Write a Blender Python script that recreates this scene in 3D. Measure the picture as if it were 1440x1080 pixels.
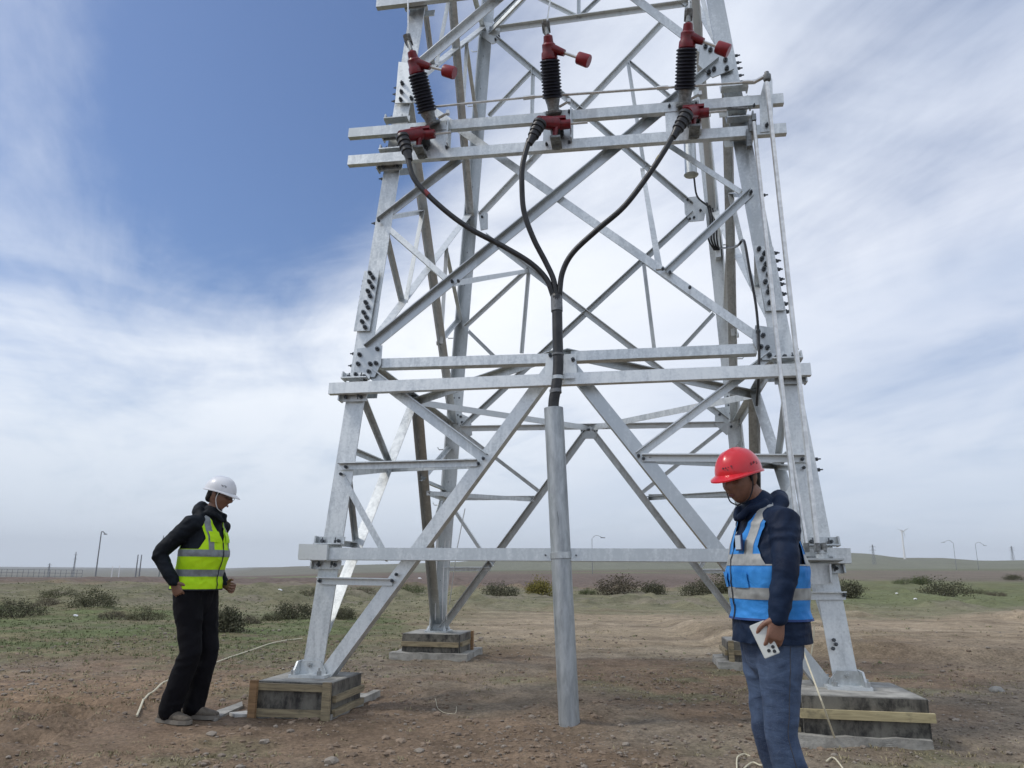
import bpy, bmesh, math, random
import numpy as np
from mathutils import Vector, Matrix, noise as mnoise

S = bpy.context.scene
for o in list(bpy.data.objects): bpy.data.objects.remove(o)
COL = S.collection
random.seed(7); RNG = np.random.default_rng(11)
R = math.radians

# ------------------------------------------------------------------ camera
FPX, PITCH, ROLL, CAMZ = 1072.5, 0.238516, 0.010468, 1.2
cf = Vector((0, math.cos(PITCH), math.sin(PITCH)))
cu0 = Vector((0, -math.sin(PITCH), math.cos(PITCH)))
cr0 = Vector((1, 0, 0))
cr = math.cos(ROLL) * cr0 + math.sin(ROLL) * cu0
cu = -math.sin(ROLL) * cr0 + math.cos(ROLL) * cu0
CAM = Vector((0, 0, CAMZ))
cam = bpy.data.cameras.new('camera'); camo = bpy.data.objects.new('camera', cam); COL.objects.link(camo)
M = Matrix((cr, cu, -cf)).transposed().to_4x4(); M.translation = CAM
camo.matrix_world = M
cam.sensor_width = 36; cam.lens = FPX * 36 / 1440
cam.clip_start = 0.05; cam.clip_end = 20000
S.camera = camo

# ------------------------------------------------------------------ light
SUN_AZ, SUN_EL = R(-98), R(50)          # azimuth from +Y towards +X, elevation
sd = Vector((math.sin(SUN_AZ) * math.cos(SUN_EL), math.cos(SUN_AZ) * math.cos(SUN_EL), math.sin(SUN_EL)))
sun = bpy.data.lights.new('sun', 'SUN'); suno = bpy.data.objects.new('sun', sun); COL.objects.link(suno)
sun.energy = 1.5; sun.angle = R(10); sun.color = (1, .95, .88)
suno.rotation_euler = (-sd).to_track_quat('-Z', 'Y').to_euler()
S.view_settings.view_transform = 'Standard'; S.view_settings.look = 'None'
S.view_settings.exposure = .2; S.view_settings.gamma = 1; S.view_settings.use_curve_mapping = False

W = bpy.data.worlds.new('World'); S.world = W; W.use_nodes = True
nt = W.node_tree; nt.nodes.clear()
class NB:
    """tiny node builder"""
    def __init__(s, tree): s.t = tree
    def n(s, typ, **kw):
        nd = s.t.nodes.new(typ)
        for k, v in kw.items():
            if k.startswith('i_'):
                key = k[2:]; key = int(key) if key.isdigit() else key.replace('_', ' ')
                nd.inputs[key].default_value = v
            else: setattr(nd, k, v)
        return nd
    def l(s, a, b): s.t.links.new(a, b)
    def math(s, op, a, b=None, c=None, clamp=False):
        nd = s.t.nodes.new('ShaderNodeMath'); nd.operation = op; nd.use_clamp = clamp
        for i, v in enumerate((a, b, c)):
            if v is None: continue
            if isinstance(v, (int, float)): nd.inputs[i].default_value = v
            else: s.l(v, nd.inputs[i])
        return nd.outputs[0]
    def ramp(s, fac, a, b, v0=0., v1=1., smooth=True):
        nd = s.t.nodes.new('ShaderNodeMapRange'); nd.interpolation_type = 'SMOOTHSTEP' if smooth else 'LINEAR'
        s.l(fac, nd.inputs['Value'])
        nd.inputs['From Min'].default_value = a; nd.inputs['From Max'].default_value = b
        nd.inputs['To Min'].default_value = v0; nd.inputs['To Max'].default_value = v1
        return nd.outputs[0]
    def mix(s, fac, a, b, blend='MIX'):
        nd = s.t.nodes.new('ShaderNodeMix'); nd.data_type = 'RGBA'; nd.blend_type = blend
        if isinstance(fac, (int, float)): nd.inputs[0].default_value = fac
        else: s.l(fac, nd.inputs[0])
        for k, v in ((6, a), (7, b)):
            if isinstance(v, tuple): nd.inputs[k].default_value = v if len(v) == 4 else (*v, 1)
            else: s.l(v, nd.inputs[k])
        return nd.outputs[2]
    def noise(s, vec, scale, detail=4, rough=.55, dist=0., out=0):
        nd = s.t.nodes.new('ShaderNodeTexNoise')
        nd.inputs['Scale'].default_value = scale; nd.inputs['Detail'].default_value = detail
        nd.inputs['Roughness'].default_value = rough; nd.inputs['Distortion'].default_value = dist
        if vec is not None: s.l(vec, nd.inputs['Vector'])
        return nd.outputs[out]
B = NB(nt)
sky = B.n('ShaderNodeTexSky', sky_type='NISHITA', sun_disc=False, sun_elevation=SUN_EL, sun_rotation=SUN_AZ)
sky.air_density = 1.0; sky.dust_density = 2.0; sky.ozone_density = 2.0
tc = B.n('ShaderNodeTexCoord')
sep = B.n('ShaderNodeSeparateXYZ'); B.l(tc.outputs['Generated'], sep.inputs[0])
dx, dy, dz = sep.outputs
zz = B.math('ADD', B.math('MAXIMUM', dz, 0.0), 0.16)
px = B.math('DIVIDE', dx, zz); py = B.math('DIVIDE', dy, zz)
# a slow drift of the streaks: rotate the cloud plane
cvec = B.n('ShaderNodeCombineXYZ')
B.l(B.math('ADD', B.math('MULTIPLY', px, .80), B.math('MULTIPLY', py, .60)), cvec.inputs[0])
B.l(B.math('ADD', B.math('MULTIPLY', px, -.60 * .42), B.math('MULTIPLY', py, .80 * .42)), cvec.inputs[1])
n1 = B.noise(cvec.outputs[0], .9, 7, .60, .9)
n2 = B.noise(cvec.outputs[0], 2.4, 8, .64, 1.1)
wv = B.n('ShaderNodeVectorMath', operation='MULTIPLY'); B.l(cvec.outputs[0], wv.inputs[0]); wv.inputs[1].default_value = (1.0, 2.2, 1.0)
n3 = B.noise(wv.outputs[0], 1.3, 7, .56, .9)
nn = B.math('ADD', B.math('MULTIPLY', n1, .46), B.math('ADD', B.math('MULTIPLY', n2, .24), B.math('MULTIPLY', n3, .30)))
# coverage: thin veil everywhere with a broad opening to the upper left, weaker one to the upper right
def spot(d, a, b):
    d = Vector(d).normalized()
    vm = B.n('ShaderNodeVectorMath', operation='DOT_PRODUCT'); B.l(tc.outputs['Generated'], vm.inputs[0]); vm.inputs[1].default_value = d
    return B.ramp(vm.outputs['Value'], math.cos(R(b)), math.cos(R(a)))
def pixdir(x, y): return (cf + cr * ((x - 720) / FPX) + cu * ((540 - y) / FPX))
open1 = spot(pixdir(110, -80), 1, 37)
open2 = spot(pixdir(400, 190), 1, 15)
open3 = spot(pixdir(1480, 120), 4, 28)
op = B.math('ADD', B.math('ADD', B.math('MULTIPLY', open1, 1.0), B.math('MULTIPLY', open2, .45)), B.math('MULTIPLY', open3, .36))
cov = B.math('SUBTRACT', B.math('ADD', B.math('MULTIPLY', B.math('SUBTRACT', nn, .5), 3.1), 1.04), B.math('MULTIPLY', op, .90))
cov = B.ramp(cov, -.12, 1.0)
cov = B.math('MULTIPLY', cov, .93)
shade = B.ramp(B.math('ADD', B.math('MULTIPLY', B.noise(cvec.outputs[0], 1.1, 5, .52, .8), .7), B.math('MULTIPLY', n3, .3)), .34, .68)
bright = spot(pixdir(330, 470), 4, 36)
bright2 = spot(pixdir(800, 250), 4, 30)
ccol = B.mix(shade, (.52, .60, .755), (.78, .82, .91))
ccol = B.mix(B.math('MULTIPLY', bright, .8), ccol, (.97, 1.0, 1.03))
ccol = B.mix(B.math('MULTIPLY', bright2, .5), ccol, (1.0, 1.02, 1.05))
hz = B.ramp(dz, .0, .30, 1., 0.)
ccol = B.mix(B.math('MULTIPLY', hz, .80), ccol, (.60, .68, .79))
skys = B.mix(1.0, sky.outputs[0], (.080, .094, .116), 'MULTIPLY')
covh = B.math('MAXIMUM', cov, B.math('MULTIPLY', hz, .96))
fin = B.mix(covh, skys, ccol)
bg = B.n('ShaderNodeBackground'); B.l(fin, bg.inputs[0]); bg.inputs[1].default_value = 1.0
# the sky texture itself is scaled to about 0.1 in the line above
wo = B.n('ShaderNodeOutputWorld'); B.l(bg.outputs[0], wo.inputs[0])

# ------------------------------------------------------------------ tower frame geometry (metres)
TCX, TCY, YAW, HB, TAPER = .700823, 7.881415, -.169687, 1.941626, .0753574
cyw, syw = math.cos(YAW), math.sin(YAW)
def tw(x, y, z): return Vector((TCX + cyw * x - syw * y, TCY + syw * x + cyw * y, z))
def legm(sx, sy, z):
    h = HB - TAPER * (z - .42); return tw(sx * h, sy * h, z)
XD = Vector((cyw, syw, 0)); YD = Vector((-syw, cyw, 0))
def plane(a, b, c, out):
    n = (b - a).cross(c - a).normalized()
    return (a, n if n.dot(out) > 0 else -n)
PL = {'F': plane(legm(-1, -1, .4), legm(1, -1, .4), legm(1, -1, 6), -YD), 'B': plane(legm(-1, 1, .4), legm(1, 1, .4), legm(1, 1, 6), YD),
      'L': plane(legm(-1, -1, .4), legm(-1, 1, .4), legm(-1, 1, 6), -XD), 'R': plane(legm(1, -1, .4), legm(1, 1, .4), legm(1, 1, 6), XD)}
def ray(x, y): return pixdir(x, y)
def on(face, x, y, off=0.0):
    p, n = PL[face]; p = p + n * off; d = ray(x, y)
    return CAM + d * ((p - CAM).dot(n) / d.dot(n))
def atY(x, y, Y): d = ray(x, y); return CAM + d * (Y / d.y)
def atZ(x, y, Z): d = ray(x, y); return CAM + d * ((Z - CAMZ) / d.z)

# ------------------------------------------------------------------ ground height
def _h2(ix, iy, seed):
    h = (ix.astype(np.int64) * 374761393 + iy.astype(np.int64) * 668265263 + seed * 1442695041) & 0xffffffff
    h = ((h ^ (h >> 13)) * 1274126177) & 0xffffffff
    return ((h ^ (h >> 16)) & 0xffff) / 65535.0
def vn(x, y, seed=0):
    x = np.asarray(x, float); y = np.asarray(y, float)
    ix = np.floor(x); iy = np.floor(y); fx = x - ix; fy = y - iy
    fx = fx * fx * (3 - 2 * fx); fy = fy * fy * (3 - 2 * fy)
    a = _h2(ix, iy, seed); b = _h2(ix + 1, iy, seed); c = _h2(ix, iy + 1, seed); d = _h2(ix + 1, iy + 1, seed)
    return (a + (b - a) * fx) * (1 - fy) + (c + (d - c) * fx) * fy
def fbm(x, y, oct=4, seed=0):
    s = 0; a = .5; t = 0
    for i in range(oct):
        s = s + a * vn(x * 2 ** i + 17.3 * i, y * 2 ** i - 9.1 * i, seed + i); t += a; a *= .5
    return s / t
def sst(v, a, b):
    t = np.clip((np.asarray(v, float) - a) / (b - a), 0, 1); return t * t * (3 - 2 * t)
SKX = [-400, 0, 330, 352, 385, 430, 550, 650, 720, 790, 850, 900, 1000, 1100, 1195, 1240, 1300, 1350, 1440, 1900]
SKY = [811, 811, 810, 806, 800, 797, 794, 791, 784, 776, 773, 776, 775, 774, 780, 786, 786, 790, 789, 787]
def G(x, y):
    x = np.asarray(x, float); y = np.asarray(y, float)
    D = np.hypot(x, y)
    yy = np.maximum(y, 1e-3)
    b = np.where(y > 0, x / yy, np.sign(x) * 5)
    b = np.clip(b, -1.4, 1.4)
    sl = np.interp(b, [-.8, -.67, -.33, -.15, 0, .2, .67, 1.2], [-.014, -.014, -.010, -.003, .001, .005, .009, .011])
    front = sst(y, -20, 40)
    z = .13 - .11 * sst(4.9 - y, 0, 1.1)
    z = z + sl * np.maximum(D - 50, 0) * sst(D, 50, 120) * front
    # far hills
    pxl = 720 + b * FPX * .97
    hor = 801 + (pxl - 720) * .0105
    ang = (hor - np.interp(pxl, SKX, SKY)) / FPX
    hn = (fbm(pxl / 34., D / 600., 4, 5) - .5) * .0030
    zt = (ang + hn * sst(ang, .003, .02)) * (.97 * 1600 / np.sqrt(1 + b * b)) + CAMZ
    t = sst(D, 800, 1600) * front
    z = z * (1 - t) + zt * t
    # near relief
    near = 1 - sst(D, 25, 120)
    z = z + (fbm(x * .35, y * .35, 3, 1) - .5) * .10 * near * sst(D, 7, 14)
    nr = 1 - sst(D, 12, 40)
    calm = 1 - .8 * np.exp(-((x + 2.36) ** 2 + (y - 5.72) ** 2) / .10) - .8 * np.exp(-((x - 1.25) ** 2 + (y - 3.7) ** 2) / .10)
    z = z + ((fbm(x * 2.2, y * 2.2, 4, 2) - .5) * .055 * nr + (fbm(x * 8., y * 8., 4, 3) - .5) * .042 * (1 - sst(D, 8, 18))) * calm
    # churned ridges at the lower left
    rid = sst(-x, 2.45, 3.2) * (1 - sst(y, 5.9, 7.6))
    u = x * .55 + y * .95 + fbm(x * 1.3, y * 1.3, 3, 8) * 1.6
    z = z + rid * (np.abs(((u * 2.4) % 1) - .5) - .25) * .28
    # loose bank on the right, behind the right foot
    bx = sst(x, 3.0, 3.6) * (1 - sst(x, 11, 14))
    e = y - (11.2 - (x - 3.2) * .62) - fbm(x, y, 3, 4) * .5
    z = z + bx * .17 * sst(e, -.35, .25) * (1 - sst(e, 3, 9))
    # turned soil round the pipe foot, ruts along the track
    rp = np.hypot(x - .50, y - 6.38); z = z + .05 * np.exp(-((rp - .20) / .13) ** 2) * (.4 + 1.1 * fbm(x * 7, y * 7, 3, 15))
    z = z + (fbm(x * .35, y * 3.4, 4, 16) - .5) * .05 * sst(y, 9, 12) * (1 - sst(y, 20, 26)) * sst(x, -3, 1)
    # hummocks on the middle ground
    z = z + (np.maximum(fbm(x * .9, y * .5, 4, 12) - .52, 0)) * .9 * sst(D, 18, 24) * (1 - sst(D, 70, 140))
    return z
def g(x, y): return float(G(x, y))

# ------------------------------------------------------------------ materials
MATS = {}
def mat(name, col, rough=.6, metal=0., var=.0, vscale=8., bump=0., bscale=60., spec=.5, build=None, coat=0.):
    if name in MATS: return MATS[name]
    m = bpy.data.materials.new(name); m.use_nodes = True; t = m.node_tree; b = NB(t)
    p = t.nodes['Principled BSDF']; p.inputs['Roughness'].default_value = rough; p.inputs['Metallic'].default_value = metal
    p.inputs['Specular IOR Level'].default_value = spec; p.inputs['Coat Weight'].default_value = coat
    p.inputs['Base Color'].default_value = (*col, 1)
    tcn = b.n('ShaderNodeTexCoord'); vec = tcn.outputs['Object']
    if var:
        n_ = b.noise(vec, vscale, 5, .6)
        f = b.ramp(n_, .3, .7, 0, 1)
        c = b.mix(f, tuple(max(0, v * (1 - var)) for v in col), tuple(min(1, v * (1 + var)) for v in col))
        b.l(c, p.inputs['Base Color'])
    if bump:
        bn = b.n('ShaderNodeBump'); bn.inputs['Strength'].default_value = bump; bn.inputs['Distance'].default_value = .01
        b.l(b.noise(vec, bscale, 4, .6), bn.inputs['Height']); b.l(bn.outputs[0], p.inputs['Normal'])
    if build: build(b, p, vec)
    MATS[name] = m; return m

def galv_build(lo, hi, streak=.35):
    def f(b, p, vec):
        geo = b.n('ShaderNodeNewGeometry'); v = geo.outputs['Position']
        info = b.n('ShaderNodeObjectInfo')
        vor = b.n('ShaderNodeTexVoronoi'); vor.inputs['Scale'].default_value = 70; b.l(v, vor.inputs['Vector'])
        mp = b.n('ShaderNodeMapping'); b.l(v, mp.inputs[0]); mp.inputs['Scale'].default_value = (9, 9, 2.2)
        s1 = b.noise(mp.outputs[0], 1.6, 6, .65, .6); s2 = b.noise(v, 38, 4, .6)
        k = b.math('ADD', b.math('MULTIPLY', s1, .62), b.math('MULTIPLY', s2, .22))
        k = b.math('ADD', k, b.math('MULTIPLY', vor.outputs['Color'], .12))
        k = b.math('ADD', k, b.math('MULTIPLY', b.math('SUBTRACT', info.outputs['Random'], .5), .30))
        c = b.mix(b.ramp(k, .30, .66), lo, hi)
        dirt = b.ramp(b.noise(v, 5, 6, .7), .60, .80)
        c = b.mix(b.math('MULTIPLY', dirt, streak), c, tuple(x * .55 for x in lo))
        b.l(c, p.inputs['Base Color'])
        b.l(b.ramp(k, .25, .75, .36, .60), p.inputs['Roughness'])
        bn = b.n('ShaderNodeBump'); bn.inputs['Strength'].default_value = .12; bn.inputs['Distance'].default_value = .004
        b.l(s2, bn.inputs['Height']); b.l(bn.outputs[0], p.inputs['Normal'])
    return f
STEEL = mat('galvanised_steel', (.5, .5, .5), .45, .86, build=galv_build((.45, .475, .48), (.72, .75, .755)))
STEEL2 = mat('galvanised_steel_channel', (.5, .5, .5), .45, .70, build=galv_build((.50, .53, .535), (.75, .78, .785)))
PIPE = mat('galvanised_pipe', (.4, .4, .4), .5, .6, build=None)
def pipe_build():
    m = MATS['galvanised_pipe']; b = NB(m.node_tree); p = m.node_tree.nodes['Principled BSDF']
    geo = b.n('ShaderNodeNewGeometry'); mp = b.n('ShaderNodeMapping'); b.l(geo.outputs['Position'], mp.inputs[0]); mp.inputs['Scale'].default_value = (16, 16, 3.5)
    s = b.noise(mp.outputs[0], 1.2, 6, .7, .3); mp2 = b.n('ShaderNodeMapping'); b.l(geo.outputs['Position'], mp2.inputs[0]); mp2.inputs['Scale'].default_value = (26, 26, 3.5)
    d = b.ramp(b.noise(mp2.outputs[0], 1.0, 4, .6), .64, .72)
    c = b.mix(b.ramp(s, .3, .7), (.31, .335, .35), (.50, .535, .55)); c = b.mix(b.math('MULTIPLY', d, .75), c, (.07, .08, .085))
    b.l(c, p.inputs['Base Color'])
pipe_build()
BOLT = mat('dark_zinc_bolt', (.09, .10, .11), .5, .7, var=.3, vscale=30)
ROD = mat('bright_zinc_rod', (.62, .62, .60), .28, .9, var=.15, vscale=20)
CASTM = mat('cast_grey_metal', (.20, .21, .21), .5, .6, var=.35, vscale=40, bump=.3)
RED = mat('red_silicone_cover', (.15, .004, .010), .38, 0, var=.3, vscale=18, bump=.15, bscale=30)
REDL = mat('red_plastic_cup', (.22, .007, .015), .4, 0, var=.2, vscale=10)
BLKR = mat('black_rubber', (.012, .013, .016), .42, 0, var=.4, vscale=20, spec=.5)
INS = mat('black_blue_insulator', (.010, .011, .020), .5, 0, var=.3, vscale=14, spec=.35)
CABLE = mat('black_cable_jacket', (.018, .019, .021), .42, 0, var=.5, vscale=12, bump=.25, bscale=50)
TAPE = mat('grey_tape', (.16, .17, .18), .5, 0, var=.3, vscale=30)
REDT = mat('red_tape', (.22, .03, .03), .5)
CONC = mat('weathered_concrete', (.30, .29, .26), .9, 0, var=.32, vscale=7, bump=.6, bscale=40)
CONCW = mat('pale_cement_slurry', (.46, .45, .42), .9, 0, var=.3, vscale=9, bump=.6, bscale=30)
def ply_build(b, p, vec):
    mp = b.n('ShaderNodeMapping'); b.l(vec, mp.inputs[0]); mp.inputs['Scale'].default_value = (13, 13, 5.5)
    s = b.noise(mp.outputs[0], 1.3, 6, .7, .4)
    s5 = b.noise(vec, 4.5, 6, .7); c = b.mix(b.ramp(s, .36, .66), (.018, .017, .015), (.13, .12, .10)); c = b.mix(b.math('MULTIPLY', b.ramp(s5, .44, .62), .65), c, (.21, .20, .165)); b.l(c, p.inputs['Base Color'])
PLY = mat('black_film_plywood', (.02, .02, .02), .6, 0, build=ply_build)
def wood_build(lo, hi):
    def f(b, p, vec):
        mp = b.n('ShaderNodeMapping'); b.l(vec, mp.inputs[0]); mp.inputs['Scale'].default_value = (2, 2, 26)
        s = b.noise(mp.outputs[0], 1.6, 6, .65, .8); s3 = b.noise(vec, 9, 5, .65)
        c = b.mix(b.ramp(s, .3, .7), lo, hi); c = b.mix(b.math('MULTIPLY', b.ramp(s3, .55, .75), .6), c, (.09, .085, .06))
        b.l(c, p.inputs['Base Color'])
    return f
WOOD = mat('weathered_pine_board', (.3, .25, .15), .85, 0, build=wood_build((.17, .135, .085), (.36, .30, .185)))
WOODO = mat('orange_pine_board', (.3, .2, .1), .85, 0, build=wood_build((.20, .12, .06), (.36, .22, .11)))
WOODY = mat('yellow_pine_board', (.4, .33, .2), .85, 0, build=wood_build((.30, .25, .14), (.50, .43, .25)))
CORD = mat('cream_nylon_cord', (.62, .57, .42), .7)
SKIN = mat('skin', (.23, .115, .075), .5, 0, var=.18, vscale=18, bump=.15, bscale=120)
SKIN2 = mat('skin_neck', (.22, .12, .08), .5, 0, var=.15, vscale=18, bump=.12, bscale=120)
HAIR = mat('black_hair', (.010, .009, .009), .6, 0, bump=.8, bscale=160)
JEAN = None
def jean_build(b, p, vec):
    s = b.noise(vec, 3.2, 6, .62, .3); s2 = b.noise(vec, 260, 2, .5)
    c = b.mix(b.ramp(s, .32, .72), (.018, .033, .075), (.075, .118, .205))
    c = b.mix(b.math('MULTIPLY', b.ramp(s2, .5, .75), .35), c, (.14, .18, .24)); b.l(c, p.inputs['Base Color'])
    bn = b.n('ShaderNodeBump'); bn.inputs['Strength'].default_value = .6; bn.inputs['Distance'].default_value = .01
    mp = b.n('ShaderNodeMapping'); b.l(vec, mp.inputs[0]); mp.inputs['Scale'].default_value = (1, 1, 2.6); mp.inputs['Rotation'].default_value = (.2, .3, 0)
    b.l(b.noise(mp.outputs[0], 11, 4, .55, .5), bn.inputs['Height']); b.l(bn.outputs[0], p.inputs['Normal'])
JEAN = mat('worn_blue_denim', (.05, .08, .13), .85, 0, build=jean_build)
def cloth_build(lo, hi, sc=6, st=.5):
    def f(b, p, vec):
        p.inputs['Specular IOR Level'].default_value = .18
        s = b.noise(vec, sc, 5, .6, .3); b.l(b.mix(b.ramp(s, .3, .7), lo, hi), p.inputs['Base Color'])
        bn = b.n('ShaderNodeBump'); bn.inputs['Strength'].default_value = st; bn.inputs['Distance'].default_value = .012
        b.l(b.noise(vec, 13, 4, .55, .9), bn.inputs['Height']); b.l(bn.outputs[0], p.inputs['Normal'])
    return f
NAVY = mat('navy_jacket_cloth', (.01, .02, .05), .62, 0, build=cloth_build((.006, .013, .034), (.012, .026, .060)))
BLACKC = mat('black_jacket_cloth', (.01, .01, .015), .7, 0, build=cloth_build((.004, .006, .009), (.010, .014, .020)))
TROU = mat('black_trouser_cloth', (.01, .01, .012), .8, 0, build=cloth_build((.0025, .0025, .004), (.006, .006, .009)))
BLUEV = mat('blue_vest_fabric', (.03, .2, .6), .55, 0, build=cloth_build((.026, .195, .54), (.055, .29, .72), 5, .5))
YELV = mat('fluorescent_yellow_vest_fabric', (.5, .8, .02), .6, 0, build=cloth_build((.42, .72, .010), (.56, .88, .02), 5, .4))
REFL = mat('grey_reflective_tape', (.30, .31, .30), .45, 0, var=.18, vscale=22)
REFL2 = mat('dark_grey_reflective_tape', (.20, .22, .23), .45, 0, var=.18, vscale=22)
PIPING = mat('black_piping', (.012, .013, .02), .7)
HELR = mat('red_hard_hat_plastic', (.62, .012, .022), .28, 0, var=.08, vscale=6, coat=.3)
HELW = mat('white_hard_hat_plastic', (.70, .71, .73), .35, 0, var=.05, vscale=6, coat=.2)
DKP = mat('dark_print', (.03, .03, .04), .7)
SHOE = mat('khaki_suede_shoe', (.13, .11, .085), .85, 0, var=.3, vscale=22, bump=.3)
SOLE = mat('pale_shoe_sole', (.20, .18, .15), .8)
PHONEM = mat('white_phone_glass', (.62, .64, .60), .15, 0, coat=.5)
LENS = mat('black_lens', (.008, .008, .01), .1)
WHITE = mat('white_paint', (.75, .75, .75), .5)
GREYP = mat('far_grey_post', (.20, .21, .225), .7)
BADGE = mat('pale_id_card', (.50, .58, .66), .35)

# ------------------------------------------------------------------ mesh helpers
class MB:
    def __init__(s): s.v = []; s.f = []
    def add(s, vs, fs):
        k = len(s.v); s.v += [tuple(v) for v in vs]; s.f += [tuple(i + k for i in f) for f in fs]; return s
    def box(s, c, ax, ay, az):
        c = Vector(c); vs = [c + ax * i + ay * j + az * k for k in (-1, 1) for j in (-1, 1) for i in (-1, 1)]
        return s.add(vs, [(0, 2, 3, 1), (4, 5, 7, 6), (0, 1, 5, 4), (2, 6, 7, 3), (0, 4, 6, 2), (1, 3, 7, 5)])
    def prism(s, prof, p0, p1, u, v, q1=None):
        """extrude 2D profile (list of (a,b) along u,v) from p0 to p1"""
        n = len(prof)
        vs = [Vector(p0) + u * a + v * b for a, b in prof] + [Vector(p1) + u * a + v * b for a, b in prof]
        return s.add(vs, [(i, (i + 1) % n, n + (i + 1) % n, n + i) for i in range(n)] + [tuple(range(n - 1, -1, -1)), tuple(range(n, 2 * n))])
    def tube(s, pts, r, seg=10, caps=True):
        pts = [Vector(p) for p in pts]; n = len(pts)
        rs = r if isinstance(r, (list, tuple)) else [r] * n
        vs = []; up = None
        for i, p in enumerate(pts):
            t = (pts[min(i + 1, n - 1)] - pts[max(i - 1, 0)]).normalized()
            if up is None: up = t.orthogonal().normalized()
            up = (up - t * up.dot(t)).normalized(); w = t.cross(up)
            for k in range(seg):
                a = 2 * math.pi * k / seg; vs.append(p + (up * math.cos(a) + w * math.sin(a)) * rs[i])
        fs = [(i * seg + k, i * seg + (k + 1) % seg, (i + 1) * seg + (k + 1) % seg, (i + 1) * seg + k) for i in range(n - 1) for k in range(seg)]
        if caps: fs += [tuple(range(seg - 1, -1, -1)), tuple(range((n - 1) * seg, n * seg))]
        return s.add(vs, fs)
    def lathe(s, base, axis, prof, seg=20):
        """prof: list of (r, h) along axis"""
        axis = Vector(axis).normalized(); u = axis.orthogonal().normalized(); w = axis.cross(u); base = Vector(base)
        vs = [base + axis * h + (u * math.cos(2 * math.pi * k / seg) + w * math.sin(2 * math.pi * k / seg)) * r for r, h in prof for k in range(seg)]
        n = len(prof)
        fs = [(i * seg + k, i * seg + (k + 1) % seg, (i + 1) * seg + (k + 1) % seg, (i + 1) * seg + k) for i in range(n - 1) for k in range(seg)]
        fs += [tuple(range(seg - 1, -1, -1)), tuple(range((n - 1) * seg, n * seg))]
        return s.add(vs, fs)
    def build(s, name, m, parent=None, smooth=False, bevel=0):
        me = bpy.data.meshes.new(name); me.from_pydata([tuple(v) for v in s.v], [], s.f); me.update()
        bm = bmesh.new(); bm.from_mesh(me); bmesh.ops.recalc_face_normals(bm, faces=bm.faces); bm.to_mesh(me); bm.free()
        if smooth:
            for p in me.polygons: p.use_smooth = True
            if smooth == 'auto':
                try: me.set_sharp_from_angle(angle=R(35))
                except Exception: pass
        me.materials.append(m)
        o = bpy.data.objects.new(name, me); COL.objects.link(o)
        if parent: attach(o, parent)
        return o
def attach(o, parent):
    """parent keeping the object where it is (all empties carry plain transforms)"""
    o.parent = parent
    mw = Matrix.Identity(4); q = parent
    while q: mw = q.matrix_basis @ mw; q = q.parent
    if o.type == 'MESH':
        o.data.transform(mw.inverted())
    else: o.matrix_basis = mw.inverted() @ o.matrix_basis
def tag(o, label, cat, group=None, kind=None):
    if label: o['label'] = label
    if cat: o['category'] = cat
    if group: o['group'] = group
    if kind: o['kind'] = kind
    return o
def thing(name, loc, label, cat, group=None, rz=0):
    o = bpy.data.objects.new(name, None); COL.objects.link(o); o.location = loc; o.rotation_euler = (0, 0, rz); o.empty_display_size = .2
    return tag(o, label, cat, group)

# ------------------------------------------------------------------ ground sheet
def sinh_axis(lo, hi, n, a):
    return a * np.sinh(np.linspace(math.asinh(lo / a), math.asinh(hi / a), n))
xs = sinh_axis(-5000, 5000, 760, 1.7)
ys0 = sinh_axis(-60, 6500, 560, 1.9)
ys = ys0 + 5.0 * 0
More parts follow.
